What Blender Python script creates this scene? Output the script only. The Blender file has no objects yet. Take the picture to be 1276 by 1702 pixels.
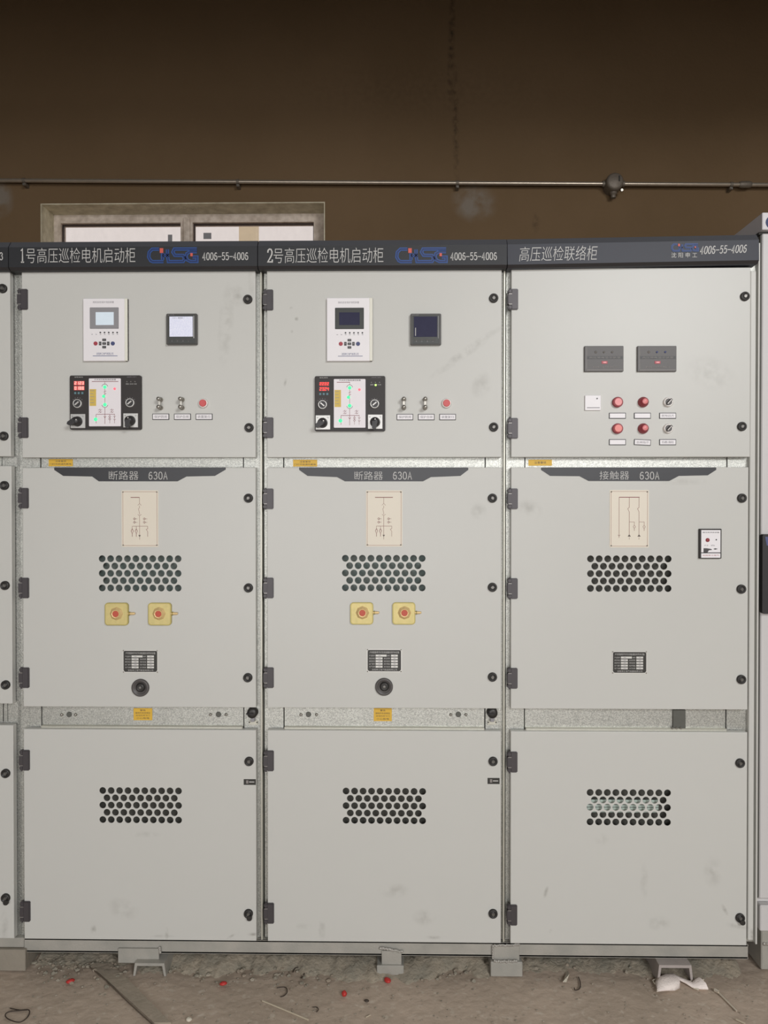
# -*- coding: utf-8 -*-
import bpy, bmesh, math, random
from mathutils import Vector, Matrix, Euler
random.seed(7)
scn = bpy.context.scene
COL = scn.collection

# ------------------------------------------------------------------ camera
CAM = Vector((0.0, -2.38, 1.52))
PITCH, YAW = math.radians(0.5), math.radians(0.9)
ROT = Euler((math.pi/2 - PITCH, 0, YAW))
LENS = 26.0
FPX = 1702 * LENS / 36.0
cd = bpy.data.cameras.new('camera'); cam = bpy.data.objects.new('camera', cd); COL.objects.link(cam)
cam.location = CAM; cam.rotation_euler = ROT
cd.sensor_fit = 'VERTICAL'; cd.sensor_height = 36; cd.sensor_width = 36; cd.lens = LENS; cd.clip_start = 0.05; cd.clip_end = 200
scn.camera = cam

# ------------------------------------------------------------------ world + light
w = bpy.data.worlds.new('world'); scn.world = w; w.use_nodes = True
w.node_tree.nodes['Background'].inputs[0].default_value = (1.0, 0.90, 0.86, 1)
w.node_tree.nodes['Background'].inputs[1].default_value = 0.80

def area(name, loc, target, sx, sy, power, col=(1, 1, 1)):
    l = bpy.data.lights.new(name, 'AREA'); l.shape = 'RECTANGLE'; l.size = sx; l.size_y = sy
    l.energy = power; l.color = col
    o = bpy.data.objects.new(name, l); COL.objects.link(o); o.location = loc
    o.rotation_euler = (Vector(target) - Vector(loc)).to_track_quat('-Z', 'Z').to_euler()
    return o
area('doorway_daylight', (-0.6, -5.9, 1.55), (-0.6, 0, 1.15), 4.6, 2.7, 132, (0.98, 1.0, 1.02))
area('window_daylight', (2.75, -5.9, 3.75), (0.9, 0, 1.5), 1.9, 1.4, 190, (0.99, 1.0, 1.01))

vs = scn.view_settings
vs.view_transform = 'Standard'; vs.look = 'None'; vs.gamma = 1; vs.exposure = 0.0
try: vs.use_curve_mapping = False
except Exception: pass

# ------------------------------------------------------------------ measuring helpers
RM = ROT.to_matrix()
def P(px, py, Y=0.0):
    d = RM @ Vector(((px - 638) / FPX, -(py - 851) / FPX, -1)); t = (Y - CAM.y) / d.y
    q = CAM + d * t
    return q.x, q.z
def F(px, py, Z=0.0):
    d = RM @ Vector(((px - 638) / FPX, -(py - 851) / FPX, -1)); t = (Z - CAM.z) / d.z
    q = CAM + d * t
    return Vector((q.x, q.y, Z))
def R(px0, py0, px1, py1, Y=0.0):
    my, mx = (py0 + py1) / 2, (px0 + px1) / 2
    return P(px0, my, Y)[0], P(px1, my, Y)[0], P(mx, py1, Y)[1], P(mx, py0, Y)[1]

# ------------------------------------------------------------------ materials
def lin(c):
    c = c / 255.0
    return c / 12.92 if c <= 0.04045 else ((c + 0.055) / 1.055) ** 2.4
def col(rgb): return (lin(rgb[0]), lin(rgb[1]), lin(rgb[2]), 1)
MATS = {}
def smudges(nt, base_sock, spots, dark, nscale=30):
    """stains with a shape of their own: (x, z, half width, half height, turn, strength) on the surface"""
    N, L = nt.nodes, nt.links
    geo = N.new('ShaderNodeNewGeometry')
    nz = N.new('ShaderNodeTexNoise'); nz.inputs['Scale'].default_value = nscale; nz.inputs['Detail'].default_value = 5
    L.new(geo.outputs['Position'], nz.inputs['Vector'])
    rmp = N.new('ShaderNodeMapRange'); rmp.inputs[1].default_value = 0.38; rmp.inputs[2].default_value = 0.66
    L.new(nz.outputs['Fac'], rmp.inputs[0])
    total = None
    for (x, z, a, b, rot, s) in spots:
        mp = N.new('ShaderNodeMapping'); mp.vector_type = 'TEXTURE'
        mp.inputs['Location'].default_value = (x, 0, z); mp.inputs['Rotation'].default_value = (0, rot, 0)
        mp.inputs['Scale'].default_value = (a, 1e6, b)
        L.new(geo.outputs['Position'], mp.inputs['Vector'])
        g = N.new('ShaderNodeTexGradient'); g.gradient_type = 'SPHERICAL'; L.new(mp.outputs[0], g.inputs[0])
        m = N.new('ShaderNodeMath'); m.operation = 'MULTIPLY'; m.inputs[1].default_value = s; L.new(g.outputs['Fac'], m.inputs[0])
        if total is None: total = m.outputs[0]
        else:
            ad = N.new('ShaderNodeMath'); ad.operation = 'ADD'; L.new(total, ad.inputs[0]); L.new(m.outputs[0], ad.inputs[1]); total = ad.outputs[0]
    mu = N.new('ShaderNodeMath'); mu.operation = 'MULTIPLY'; mu.use_clamp = True
    L.new(total, mu.inputs[0]); L.new(rmp.outputs[0], mu.inputs[1])
    mx = N.new('ShaderNodeMix'); mx.data_type = 'RGBA'
    L.new(mu.outputs[0], mx.inputs[0]); L.new(base_sock, mx.inputs[6]); mx.inputs[7].default_value = col(dark)
    return mx.outputs[2]

def mat(name, rgb, rough=0.5, metal=0.0, var=0.06, scale=12, bump=0.0, bscale=200, emit=None, es=1.0,
        rgb2=None, spots=None, dark=(90, 86, 78), voronoi=False, spec=0.5, detail=4):
    if name in MATS: return MATS[name]
    m = bpy.data.materials.new(name); m.use_nodes = True; nt = m.node_tree; N, L = nt.nodes, nt.links
    b = N['Principled BSDF']
    tc = N.new('ShaderNodeNewGeometry')
    if voronoi:
        t = N.new('ShaderNodeTexVoronoi'); t.inputs['Scale'].default_value = scale
        t2 = N.new('ShaderNodeSeparateColor'); L.new(t.outputs['Color'], t2.inputs[0]); fac = t2.outputs[0]
    else:
        t = N.new('ShaderNodeTexNoise'); t.inputs['Scale'].default_value = scale; t.inputs['Detail'].default_value = detail; fac = t.outputs['Fac']
    L.new(tc.outputs['Position'], t.inputs['Vector'])
    c = col(rgb)
    mx = N.new('ShaderNodeMix'); mx.data_type = 'RGBA'; L.new(fac, mx.inputs[0])
    if rgb2:
        r = N.new('ShaderNodeMapRange'); r.inputs[1].default_value = 0.32; r.inputs[2].default_value = 0.68
        L.new(fac, r.inputs[0]); L.new(r.outputs[0], mx.inputs[0])
        mx.inputs[6].default_value = c; mx.inputs[7].default_value = col(rgb2)
    else:
        mx.inputs[6].default_value = tuple(v * (1 - var) for v in c[:3]) + (1,)
        mx.inputs[7].default_value = tuple(min(1, v * (1 + var)) for v in c[:3]) + (1,)
    out = mx.outputs[2]
    if spots: out = smudges(nt, out, spots, dark)
    L.new(out, b.inputs['Base Color'])
    b.inputs['Roughness'].default_value = rough; b.inputs['Metallic'].default_value = metal
    b.inputs['Specular IOR Level'].default_value = spec
    if bump:
        n2 = N.new('ShaderNodeTexNoise'); n2.inputs['Scale'].default_value = bscale; n2.inputs['Detail'].default_value = 6
        L.new(tc.outputs['Position'], n2.inputs['Vector'])
        bp = N.new('ShaderNodeBump'); bp.inputs['Strength'].default_value = bump; bp.inputs['Distance'].default_value = 0.01
        L.new(n2.outputs['Fac'], bp.inputs['Height']); L.new(bp.outputs[0], b.inputs['Normal'])
    if emit:
        b.inputs['Emission Color'].default_value = col(emit); b.inputs['Emission Strength'].default_value = es
    MATS[name] = m
    return m

def sp(px, py, a, b, rot, s, Y=0.0):
    x, z = P(px, py, Y); k = (Y - CAM.y) / FPX
    return (x, z, a * k, b * k, rot, s)
door_spots = [sp(375, 540, 14, 75, 0.08, .35), sp(395, 492, 16, 20, -0.5, .45), sp(775, 585, 80, 9, -0.62, .5), sp(800, 640, 20, 25, .3, .35),
    sp(484, 513, 4, 4, 0, .9), sp(493, 530, 4, 4, 0, 1.2), sp(485, 551, 3, 3, 0, .8), sp(474, 635, 3, 9, .2, .6),
    sp(795, 850, 15, 16, 0, .4), sp(880, 845, 25, 18, .4, .35), sp(1180, 620, 50, 30, .4, .25), sp(1135, 800, 45, 8, 0, .25),
    sp(1204, 1512, 4, 12, -.5, .9), sp(1225, 1540, 26, 5, .2, .5), sp(1095, 1535, 22, 14, 0, .35), sp(1070, 1465, 8, 35, 0, .3),
    sp(1185, 1450, 18, 30, 0, .3), sp(155, 1545, 6, 9, 0, .9), sp(277, 1552, 4, 12, 0, .9), sp(270, 1556, 22, 3, 0, .5), sp(387, 1555, 14, 3, -.5, .9),
    sp(419, 1553, 10, 4, 0, .9), sp(205, 1510, 30, 20, .3, .3), sp(535, 1545, 7, 20, 0, .5), sp(505, 1540, 16, 6, 0, .4), sp(705, 1525, 22, 16, 0, .4),
    sp(655, 1480, 30, 14, 0, .3), sp(720, 1558, 14, 4, 0, .6), sp(907, 1483, 4, 12, .3, .6), sp(915, 1548, 4, 4, 0, .8), sp(8, 1540, 8, 30, 0, .5),
    sp(418, 450, 8, 60, .0, .25), sp(240, 1387, 30, 6, 0, .3), sp(1000, 1395, 14, 12, 0, .3), sp(1251, 1560, 6, 16, 0, .9)]
M = {}
M['paint'] = mat('grey_paint', (203, 202, 196), .33, 0, .012, 6, .06, 900, spots=door_spots, dark=(120, 116, 106), spec=.32)
M['paint_right'] = mat('pale_grey_paint', (205, 202, 200), .45, 0, .015, 5, .04, 800)
M['white_paint'] = mat('white_box_paint', (214, 210, 212), .5, 0, .02, 8)
M['galv'] = mat('galvanised_steel', (186, 186, 179), .34, .55, .30, 420, .15, 700, voronoi=True)
M['galv_bright'] = mat('galvanised_fold', (205, 203, 190), .35, .45, .12, 200, .1, 500)
M['galv_dark'] = mat('galvanised_inner', (96, 96, 90), .6, .3, .12, 60)
M['gap'] = mat('cabinet_shadow_sheet', (58, 56, 52), .8, 0, .1, 30)
M['header'] = mat('dark_header_film', (38, 39, 42), .55, 0, .05, 9, .02, 300)
M['strip_film'] = mat('dark_name_strip_film', (50, 50, 53), .4, 0, .05, 9, .02, 300)
M['header3'] = mat('navy_grey_header_film', (37, 39, 50), .5, 0, .05, 9, .02, 300)
M['header_bevel_lit'] = mat('header_bevel_lit_grey', (80, 81, 85), .5, 0, .05, 30)  # lighter grey puts the light caught by the top bevel into colour
M['header_lip'] = mat('header_lower_lip', (50, 47, 48), .5, 0, .05, 30)
M['silver_text'] = mat('silver_lettering', (196, 194, 190), .5, 0, .04, 90)
M['logo_blue'] = mat('logo_blue', (38, 78, 144), .5, 0, .05, 80)
M['logo_deep'] = mat('logo_deep_blue', (28, 44, 92), .5, 0, .05, 80)
M['logo_red'] = mat('logo_red', (206, 92, 78), .5, 0, .05, 80)
M['black'] = mat('black_plastic', (46, 44, 45), .45, 0, .08, 60, .05, 600)
M['hinge'] = mat('hinge_zinc_black', (78, 74, 76), .42, .25, .06, 60, .05, 500)
M['hinge_pin'] = mat('hinge_pin', (150, 146, 142), .4, .5, .05, 60)
M['lock'] = mat('lock_black', (54, 52, 50), .42, .2, .08, 90)
M['lock_in'] = mat('lock_core', (120, 117, 112), .35, .5, .08, 90)
M['white'] = mat('white_plastic', (238, 234, 235), .42, 0, .015, 20)
M['white_edge'] = mat('cream_edge', (232, 230, 216), .42, 0, .015, 20)
M['bezel_grey'] = mat('bezel_grey', (146, 144, 146), .45, 0, .03, 40)
M['bezel_dark'] = mat('bezel_dark', (66, 68, 66), .3, 0, .05, 40)
M['lcd_lit'] = mat('lcd_lit', (190, 200, 208), .2, 0, .05, 60, emit=(200, 212, 220), es=.42)
M['lcd_dark'] = mat('lcd_dark', (62, 62, 82), .12, 0, .1, 60)
M['glare'] = mat('lit_meter_screen', (196, 198, 216), .15, 0, .3, 500, rgb2=(228, 228, 236), emit=(205, 208, 228), es=.32)
M['meter'] = mat('meter_case', (76, 74, 70), .4, 0, .06, 60)
M['ink'] = mat('dark_ink', (74, 70, 72), .6, 0, .05, 60)
M['ink_soft'] = mat('grey_ink', (150, 146, 150), .6, 0, .05, 60)
M['ink_blue'] = mat('blue_ink', (84, 92, 132), .6, 0, .05, 60)
M['key'] = mat('key_charcoal', (72, 72, 72), .5, 0, .05, 60)
M['btn_red'] = mat('key_red', (168, 62, 74), .45, 0, .05, 60)
M['btn_blue'] = mat('key_blue', (70, 78, 120), .45, 0, .05, 60)
M['ctrl'] = mat('controller_black', (46, 41, 39), .55, 0, .05, 60)
M['ctrl_white'] = mat('controller_white', (238, 232, 234), .5, 0, .015, 30)
M['dred'] = mat('diagram_maroon', (134, 70, 74), .6, 0, .05, 60)
M['green_led'] = mat('green_led', (80, 232, 150), .3, 0, .05, 60, emit=(60, 240, 150), es=.85)
M['red_led'] = mat('red_led', (255, 120, 130), .3, 0, .05, 60, emit=(255, 90, 110), es=.8)
M['lime_led'] = mat('lime_led', (190, 240, 120), .3, 0, .05, 60, emit=(190, 245, 120), es=1.2)
M['off_led'] = mat('off_led', (120, 116, 112), .3, 0, .05, 60)
M['dig_red'] = mat('red_digits', (255, 70, 62), .4, 0, .02, 60, emit=(255, 66, 58), es=1.1)
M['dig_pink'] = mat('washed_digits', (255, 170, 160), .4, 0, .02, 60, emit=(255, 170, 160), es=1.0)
M['dig_back'] = mat('digit_window', (74, 20, 22), .2, 0, .05, 60)
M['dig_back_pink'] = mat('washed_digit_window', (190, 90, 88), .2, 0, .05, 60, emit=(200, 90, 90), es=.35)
M['yellow'] = mat('yellow_label', (222, 178, 60), .5, 0, .04, 60)
M['yellow_strip'] = mat('yellow_strip', (214, 184, 88), .5, 0, .05, 60)
M['silver'] = mat('brushed_silver', (196, 194, 190), .35, .4, .06, 120)
M['cyan_key'] = mat('cyan_key', (98, 132, 140), .5, 0, .05, 60)
M['lamp_red'] = mat('button_red', (206, 78, 78), .35, 0, .04, 60)
M['lamp_pink'] = mat('button_pale_red', (232, 140, 140), .35, 0, .03, 60)
M['lamp_coral'] = mat('button_coral', (235, 134, 126), .35, 0, .03, 60)
M['lamp_maroon'] = mat('button_maroon', (150, 58, 66), .35, 0, .04, 60)
M['ring'] = mat('ring_white', (226, 220, 214), .3, .1, .04, 60)
M['chrome'] = mat('terminal_metal', (168, 164, 156), .28, .7, .08, 120)
M['cream'] = mat('cream_plate', (228, 219, 202), .5, 0, .015, 12)
M['diag'] = mat('diagram_line', (150, 112, 104), .6, 0, .05, 60)
M['diag_dark'] = mat('diagram_dark', (96, 84, 76), .6, 0, .05, 60)
M['diag_border'] = mat('diagram_border', (172, 136, 124), .6, 0, .05, 60)
M['plate_black'] = mat('nameplate_black', (52, 50, 46), .45, 0, .05, 60)
M['plate_silver'] = mat('nameplate_silver', (214, 212, 206), .4, .2, .03, 60)
M['brass'] = mat('yellow_zinc', (202, 187, 124), .4, .2, .14, 70, rgb2=(212, 194, 130))
M['brass_edge'] = mat('yellow_zinc_edge', (178, 164, 96), .45, .3, .1, 50)
M['brass_cap'] = mat('yellow_zinc_cap', (226, 196, 140), .4, .2, .08, 50)
M['key_orange'] = mat('orange_red_centre', (196, 84, 62), .5, 0, .06, 80)
M['charcoal'] = mat('charcoal_device', (84, 80, 78), .45, 0, .05, 60)
M['charcoal_line'] = mat('charcoal_line', (140, 134, 130), .5, 0, .05, 60)
M['steel'] = mat('base_steel', (160, 158, 150), .5, .15, .14, 14, .1, 200, rgb2=(176, 172, 163))
M['weld'] = mat('weld_bead', (186, 182, 174), .4, .5, .3, 300, .4, 400)
M['cast'] = mat('grey_cast_steel', (172, 163, 158), .6, .15, .12, 30, .2, 200)
M['vent_dark'] = mat('dark_vent_shade', (78, 77, 71), .7, 0, .12, 220)  # dark tone painted for the dim interior behind the vent holes
M['vent_mid'] = mat('grey_green_vent_tone', (110, 116, 110), .6, 0, .15, 30, rgb2=(92, 108, 104))
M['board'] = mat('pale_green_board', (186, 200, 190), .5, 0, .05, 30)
wall_spots = [sp(788, 335, 34, 30, .4, 1.6, 2.3), sp(752, 80, 9, 120, .02, 1.0, 2.3), sp(757, 210, 8, 100, -.01, .9, 2.3)]
M['conduit'] = mat('conduit_metal', (178, 165, 148), .28, .6, .15, 30)
M['box_cast'] = mat('junction_cast', (120, 110, 98), .5, .3, .1, 60, .2, 200)
M['pvc'] = mat('dirty_white_frame', (188, 172, 156), .55, 0, .3, 25, .15, 80, rgb2=(224, 210, 196))
M['gasket'] = mat('window_gasket', (52, 36, 30), .7, 0, .1, 30)
M['reveal'] = mat('plaster_reveal', (226, 218, 192), .9, 0, .2, 14, .4, 60, rgb2=(190, 180, 154))
M['red_plug'] = mat('red_plastic_bit', (188, 52, 48), .45, 0, .05, 60)
M['groove_dark'] = mat('groove_dark_line', (92, 80, 68), .8, 0, .2, 60)
M['mortar_grit'] = mat('mortar_grit', (150, 138, 122), .95, 0, .2, 60)
M['wire'] = mat('rusty_wire', (72, 62, 54), .6, .3, .1, 60)
M['stick'] = mat('pale_stick', (188, 176, 154), .6, 0, .06, 60)
M['bolt'] = mat('shiny_rod', (216, 206, 190), .3, .5, .06, 60)
M['rag'] = mat('white_rag', (246, 234, 226), .7, 0, .05, 60, .3, 200)
M['rag_dim'] = mat('frayed_rag', (214, 206, 188), .8, 0, .1, 90, .3, 200)
M['dusty_block'] = mat('dusty_block_steel', (146, 138, 125), .8, 0, .1, 12, .2, 60)
M['rubble'] = mat('rubble', (170, 160, 144), .9, 0, .2, 40, .4, 150, rgb2=(136, 132, 118))
M['cream_wall'] = mat('cream_render', (232, 220, 190), .8, 0, .04, 3)

# ------------------------------------------------------------------ mesh builder
GLYPH = {
 '0': [[(.5, 1), (.25, .93), (.10, .7), (.08, .3), (.25, .06), (.5, 0), (.75, .06), (.92, .3), (.90, .7), (.75, .93), (.5, 1)]],
 '1': [[(.22, .86), (.5, 1), (.5, .0)], [(.22, .0), (.78, .0)]],
 '2': [[(.10, .72), (.15, .9), (.4, 1), (.7, .97), (.88, .8), (.85, .6), (.6, .38), (.10, .02), (.92, .02), (.94, .2)]],
 '3': [[(.12, .8), (.25, .96), (.55, 1), (.82, .86), (.82, .66), (.6, .55), (.42, .54)], [(.6, .55), (.88, .42), (.9, .2), (.68, .02), (.35, 0), (.10, .16)]],
 '4': [[(.95, .28), (.04, .28), (.66, 1), (.66, 0)], [(.45, 0), (.88, 0)]],
 '5': [[(.88, .98), (.2, .98), (.14, .52), (.35, .62), (.65, .62), (.88, .48), (.9, .22), (.7, .03), (.35, 0), (.08, .14)]],
 '6': [[(.85, .86), (.65, .98), (.4, .95), (.15, .7), (.08, .3), (.25, .05), (.5, 0), (.78, .06), (.92, .3), (.78, .52), (.5, .58), (.2, .48), (.10, .34)]],
 '-': [[(-.05, .45), (1.05, .45)]],
 'A': [[(.06, 0), (.5, 1), (.94, 0)], [(.22, .34), (.78, .34)], [(-.04, 0), (.2, 0)], [(.8, 0), (1.04, 0)]]}
_text_cache = {}
class MB:
    def __init__(s): s.v = []; s.f = []; s.mi = []; s.sm = []; s.mats = []
    def m(s, key):
        mt = M[key] if isinstance(key, str) else key
        if mt not in s.mats: s.mats.append(mt)
        return s.mats.index(mt)
    def add(s, vs_, fs, key, smooth=False):
        b = len(s.v); i = s.m(key)
        s.v += [tuple(v) for v in vs_]
        for f in fs: s.f.append(tuple(b + k for k in f)); s.mi.append(i); s.sm.append(smooth)
        return s
    def bm(s, bm_, key, smooth=False, mx=None):
        if mx is not None: bmesh.ops.transform(bm_, matrix=mx, verts=bm_.verts)
        bm_.verts.index_update()
        s.add([v.co for v in bm_.verts], [[v.index for v in f.verts] for f in bm_.faces], key, smooth); bm_.free(); return s
    def box(s, x0, x1, y0, y1, z0, z1, key, bev=0, seg=1, mx=None):
        b = bmesh.new(); bmesh.ops.create_cube(b, size=1)
        bmesh.ops.scale(b, vec=(abs(x1 - x0), abs(y1 - y0), abs(z1 - z0)), verts=b.verts)
        bmesh.ops.translate(b, vec=((x0 + x1) / 2, (y0 + y1) / 2, (z0 + z1) / 2), verts=b.verts)
        if bev: bmesh.ops.bevel(b, geom=b.edges[:], offset=bev, segments=seg, affect='EDGES', clamp_overlap=True)
        return s.bm(b, key, False, mx)
    def prism(s, pts, y0, y1, key, smooth=False):       # outline in (x, z), extruded along y
        n = len(pts); vs_ = [(x, y0, z) for x, z in pts] + [(x, y1, z) for x, z in pts]
        a = sum(pts[i][0] * pts[(i + 1) % n][1] - pts[(i + 1) % n][0] * pts[i][1] for i in range(n))
        fr = list(range(n)); bk = list(range(n, 2 * n))[::-1]
        sd = [(i, i + n, (i + 1) % n + n, (i + 1) % n) for i in range(n)]
        if a < 0: fr = fr[::-1]; bk = bk[::-1]; sd = [q[::-1] for q in sd]
        s.add(vs_, [fr, bk], key); s.add(vs_, sd, key, smooth); return s
    def lathe(s, cx, cz, prof, key, n=24, smooth=True):  # prof: (radius, y) list, axis along y, first nearest viewer
        vs_, fs = [], []
        for r, y in prof:
            for k in range(n):
                a = 2 * math.pi * k / n; vs_.append((cx + r * math.cos(a), y, cz + r * math.sin(a)))
        for i in range(len(prof) - 1):
            for k in range(n):
                k2 = (k + 1) % n; fs.append((i * n + k, (i + 1) * n + k, (i + 1) * n + k2, i * n + k2))
        s.add(vs_, fs, key, smooth)
        s.add(vs_[:n], [tuple(range(n))], key); return s
    def disc(s, cx, cz, r, y0, y1, key, n=24, bev=0.0):
        if bev: return s.lathe(cx, cz, [(r - bev, y0), (r, y0 + bev), (r, y1)], key, n, False)
        return s.lathe(cx, cz, [(r, y0), (r, y1)], key, n, False)
    def ribbon(s, pts, wd, y0, y1, key):                 # flat stroke in the xz plane
        pts = [Vector((p[0], p[1])) for p in pts]; n = len(pts); Lf, Rt = [], []
        for i, p in enumerate(pts):
            if i == 0: d = (pts[1] - p).normalized(); k = 1
            elif i == n - 1: d = (p - pts[i - 1]).normalized(); k = 1
            else:
                d1 = (p - pts[i - 1]).normalized(); d2 = (pts[i + 1] - p).normalized(); d = (d1 + d2)
                d = d.normalized() if d.length > 1e-6 else d1; k = min(1.6, 1 / max(.3, d.dot(d1)))
            nrm = Vector((-d.y, d.x)) * wd / 2 * k; Lf.append(p + nrm); Rt.append(p - nrm)
        for i in range(n - 1):
            s.prism([tuple(Lf[i]), tuple(Lf[i + 1]), tuple(Rt[i + 1]), tuple(Rt[i])], y0, y1, key)
        return s
    def tube(s, pts, r, key, n=10, caps=True):
        pts = [Vector(p) for p in pts]; rr = r if isinstance(r, (list, tuple)) else [r] * len(pts)
        vs_, fs = [], []; up = None
        for i, p in enumerate(pts):
            d = (pts[min(i + 1, len(pts) - 1)] - pts[max(i - 1, 0)]).normalized()
            if up is None: up = Vector((0, 0, 1)) if abs(d.z) < .9 else Vector((1, 0, 0))
            a = d.cross(up).normalized(); b = a.cross(d).normalized(); up = b
            for k in range(n):
                t = 2 * math.pi * k / n; vs_.append(p + (a * math.cos(t) + b * math.sin(t)) * rr[i])
        for i in range(len(pts) - 1):
            for k in range(n):
                k2 = (k + 1) % n; fs.append((i * n + k, i * n + k2, (i + 1) * n + k2, (i + 1) * n + k))
        s.add(vs_, fs, key, True)
        if caps: s.add(vs_[:n], [tuple(range(n))[::-1]], key); s.add(vs_[-n:], [tuple(range(n))], key)
        return s
    def sheet(s, outer, holes, y0, y1, key):             # plate with real holes, from a filled 2D curve
        cu = bpy.data.curves.new('tmp', 'CURVE'); cu.dimensions = '2D'; cu.fill_mode = 'BOTH'; cu.extrude = (y1 - y0) / 2
        for loop in [outer] + holes:
            sl = cu.splines.new('POLY'); sl.points.add(len(loop) - 1); sl.use_cyclic_u = True
            for i, (x, z) in enumerate(loop): sl.points[i].co = (x, z, 0, 1)
        o = bpy.data.objects.new('tmp', cu); me = bpy.data.meshes.new_from_object(o)
        ym = (y0 + y1) / 2
        s.add([(v.co.x, ym - v.co.z, v.co.y) for v in me.vertices], [tuple(p.vertices) for p in me.polygons], key)
        bpy.data.objects.remove(o); bpy.data.curves.remove(cu); bpy.data.meshes.remove(me); return s
    def text(s, body, x0, x1, z0, z1, y, key, res=3, off=0.0, th=0.0004, slant=0.0, rise=0.0):
        k = (body, res, off)
        if k not in _text_cache:
            cu = bpy.data.curves.new('tmp', 'FONT'); cu.body = body; cu.size = 1; cu.resolution_u = res; cu.offset = off
            o = bpy.data.objects.new('tmp', cu); me = bpy.data.meshes.new_from_object(o)
            _text_cache[k] = ([(v.co.x, v.co.y) for v in me.vertices], [tuple(p.vertices) for p in me.polygons])
            bpy.data.objects.remove(o); bpy.data.curves.remove(cu); bpy.data.meshes.remove(me)
        vv, ff = _text_cache[k]
        if not vv: return s
        ax, bx = min(p[0] for p in vv), max(p[0] for p in vv); az, bz = min(p[1] for p in vv), max(p[1] for p in vv)
        out = []
        for (a, b) in vv:
            u = (a - ax) / (bx - ax); t = (b - az) / max(1e-6, bz - az)
            out.append((x0 + (x1 - x0) * u + slant * t * (z1 - z0), y - th, z0 + (z1 - z0) * t + rise * (x1 - x0) * u))
        return s.add(out, ff, key)
    def digits(s, body, x0, x1, z0, z1, y, key, wt=.085, slant=0.0, rise=0.0):
        """thin serifed numerals of equal width, as on the header panels"""
        n = len(body); cw = (x1 - x0) / n; h = z1 - z0
        for i, ch in enumerate(body):
            for st in GLYPH.get(ch, []):
                pts = [(x0 + cw * (i + .10 + .80 * u) + slant * v * h, z0 + h * v + rise * cw * i) for u, v in st]
                s.ribbon(pts, h * wt, y - .0005, y, key)
        return s
    def build(s, name, parent=None, org=None, label=None):
        if org is None:
            org = tuple((min(v[i] for v in s.v) + max(v[i] for v in s.v)) / 2 for i in range(3))
        me = bpy.data.meshes.new(name)
        me.from_pydata([(v[0] - org[0], v[1] - org[1], v[2] - org[2]) for v in s.v], [], s.f)
        for mt in s.mats: me.materials.append(mt)
        me.polygons.foreach_set('material_index', s.mi); me.polygons.foreach_set('use_smooth', s.sm); me.update()
        return place(name, me, parent, org, label)
WP = {}
def place(name, data, parent, org, label=None):
    o = bpy.data.objects.new(name, data); COL.objects.link(o)
    base = WP.get(parent.name, (0, 0, 0)) if parent else (0, 0, 0)
    o.location = (org[0] - base[0], org[1] - base[1], org[2] - base[2])
    if parent: o.parent = parent
    WP[o.name] = tuple(org)
    if label: o['label'] = label
    return o
def thing(name, label, cat, loc, group=None):
    o = place(name, None, None, loc); o['label'] = label; o['category'] = cat
    if group: o['group'] = group
    return o
def tag(o, label, cat, group=None, kind=None):
    if label: o['label'] = label
    if cat: o['category'] = cat
    if group: o['group'] = group
    if kind: o['kind'] = kind
    return o
def rrect(x0, x1, z0, z1, r, n=5):
    pts = []
    for cx, cz, a0 in ((x1 - r, z1 - r, 0), (x0 + r, z1 - r, 90), (x0 + r, z0 + r, 180), (x1 - r, z0 + r, 270)):
        for k in range(n): a = math.radians(a0 + 90 * k / (n - 1)); pts.append((cx + r * math.cos(a), cz + r * math.sin(a)))
    return pts
def circ(cx, cz, r, n=20): return [(cx + r * math.cos(2 * math.pi * k / n), cz + r * math.sin(2 * math.pi * k / n)) for k in range(n)]

# ================================================================== THE ROOM
YW = 2.30                                             # back wall plane
X0, X1, YF, ZC = -6.0, 6.0, -6.2, 5.4
wp = [sp(788, 335, 42, 38, .4, 2.2, YW), sp(0, 332, 26, 34, 0, 2.2, YW)]
ws = [sp(750, 60, 7, 130, .03, 1.0, YW), sp(757, 210, 7, 130, -.02, .8, YW), sp(700, 150, 300, 60, 0, .18, YW), sp(890, 370, 8, 20, 0, .6, YW)]
def wall_material():
    m = mat('bare_cement_wall', (116, 93, 66), .92, 0, .1, 1.2, .25, 40, rgb2=(107, 85, 58), spots=ws, dark=(50, 38, 24), detail=8)
    nt = m.node_tree; b = nt.nodes['Principled BSDF']; s_ = b.inputs['Base Color'].links[0].from_socket
    nt.links.new(smudges(nt, s_, wp, (128, 117, 104), 8), b.inputs['Base Color'])
    return m
M['wall'] = wall_material()
M['wall_plain'] = mat('bare_cement_side_wall', (118, 106, 90), .92, 0, .1, 1.5, .2, 40, rgb2=(106, 94, 78))
M['ceiling'] = mat('bare_concrete_ceiling', (80, 70, 56), .95, 0, .1, 2, .2, 30)
def floor_material():
    m = mat('dusty_concrete_floor', (174, 158, 141), .88, 0, .1, 3.0, .5, 28, rgb2=(194, 176, 158), detail=10)
    nt = m.node_tree; N, L = nt.nodes, nt.links; b = N['Principled BSDF']; s_ = b.inputs['Base Color'].links[0].from_socket
    n2 = N.new('ShaderNodeTexNoise'); n2.inputs['Scale'].default_value = 45; n2.inputs['Detail'].default_value = 8
    g = N.new('ShaderNodeNewGeometry'); L.new(g.outputs['Position'], n2.inputs['Vector'])
    r = N.new('ShaderNodeMapRange'); r.inputs[1].default_value = .58; r.inputs[2].default_value = .72; r.inputs[4].default_value = .55; L.new(n2.outputs['Fac'], r.inputs[0])
    mx = N.new('ShaderNodeMix'); mx.data_type = 'RGBA'; L.new(r.outputs[0], mx.inputs[0]); L.new(s_, mx.inputs[6]); mx.inputs[7].default_value = col((212, 202, 186))
    L.new(mx.outputs[2], b.inputs['Base Color']); return m
M['floor'] = floor_material()

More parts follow.
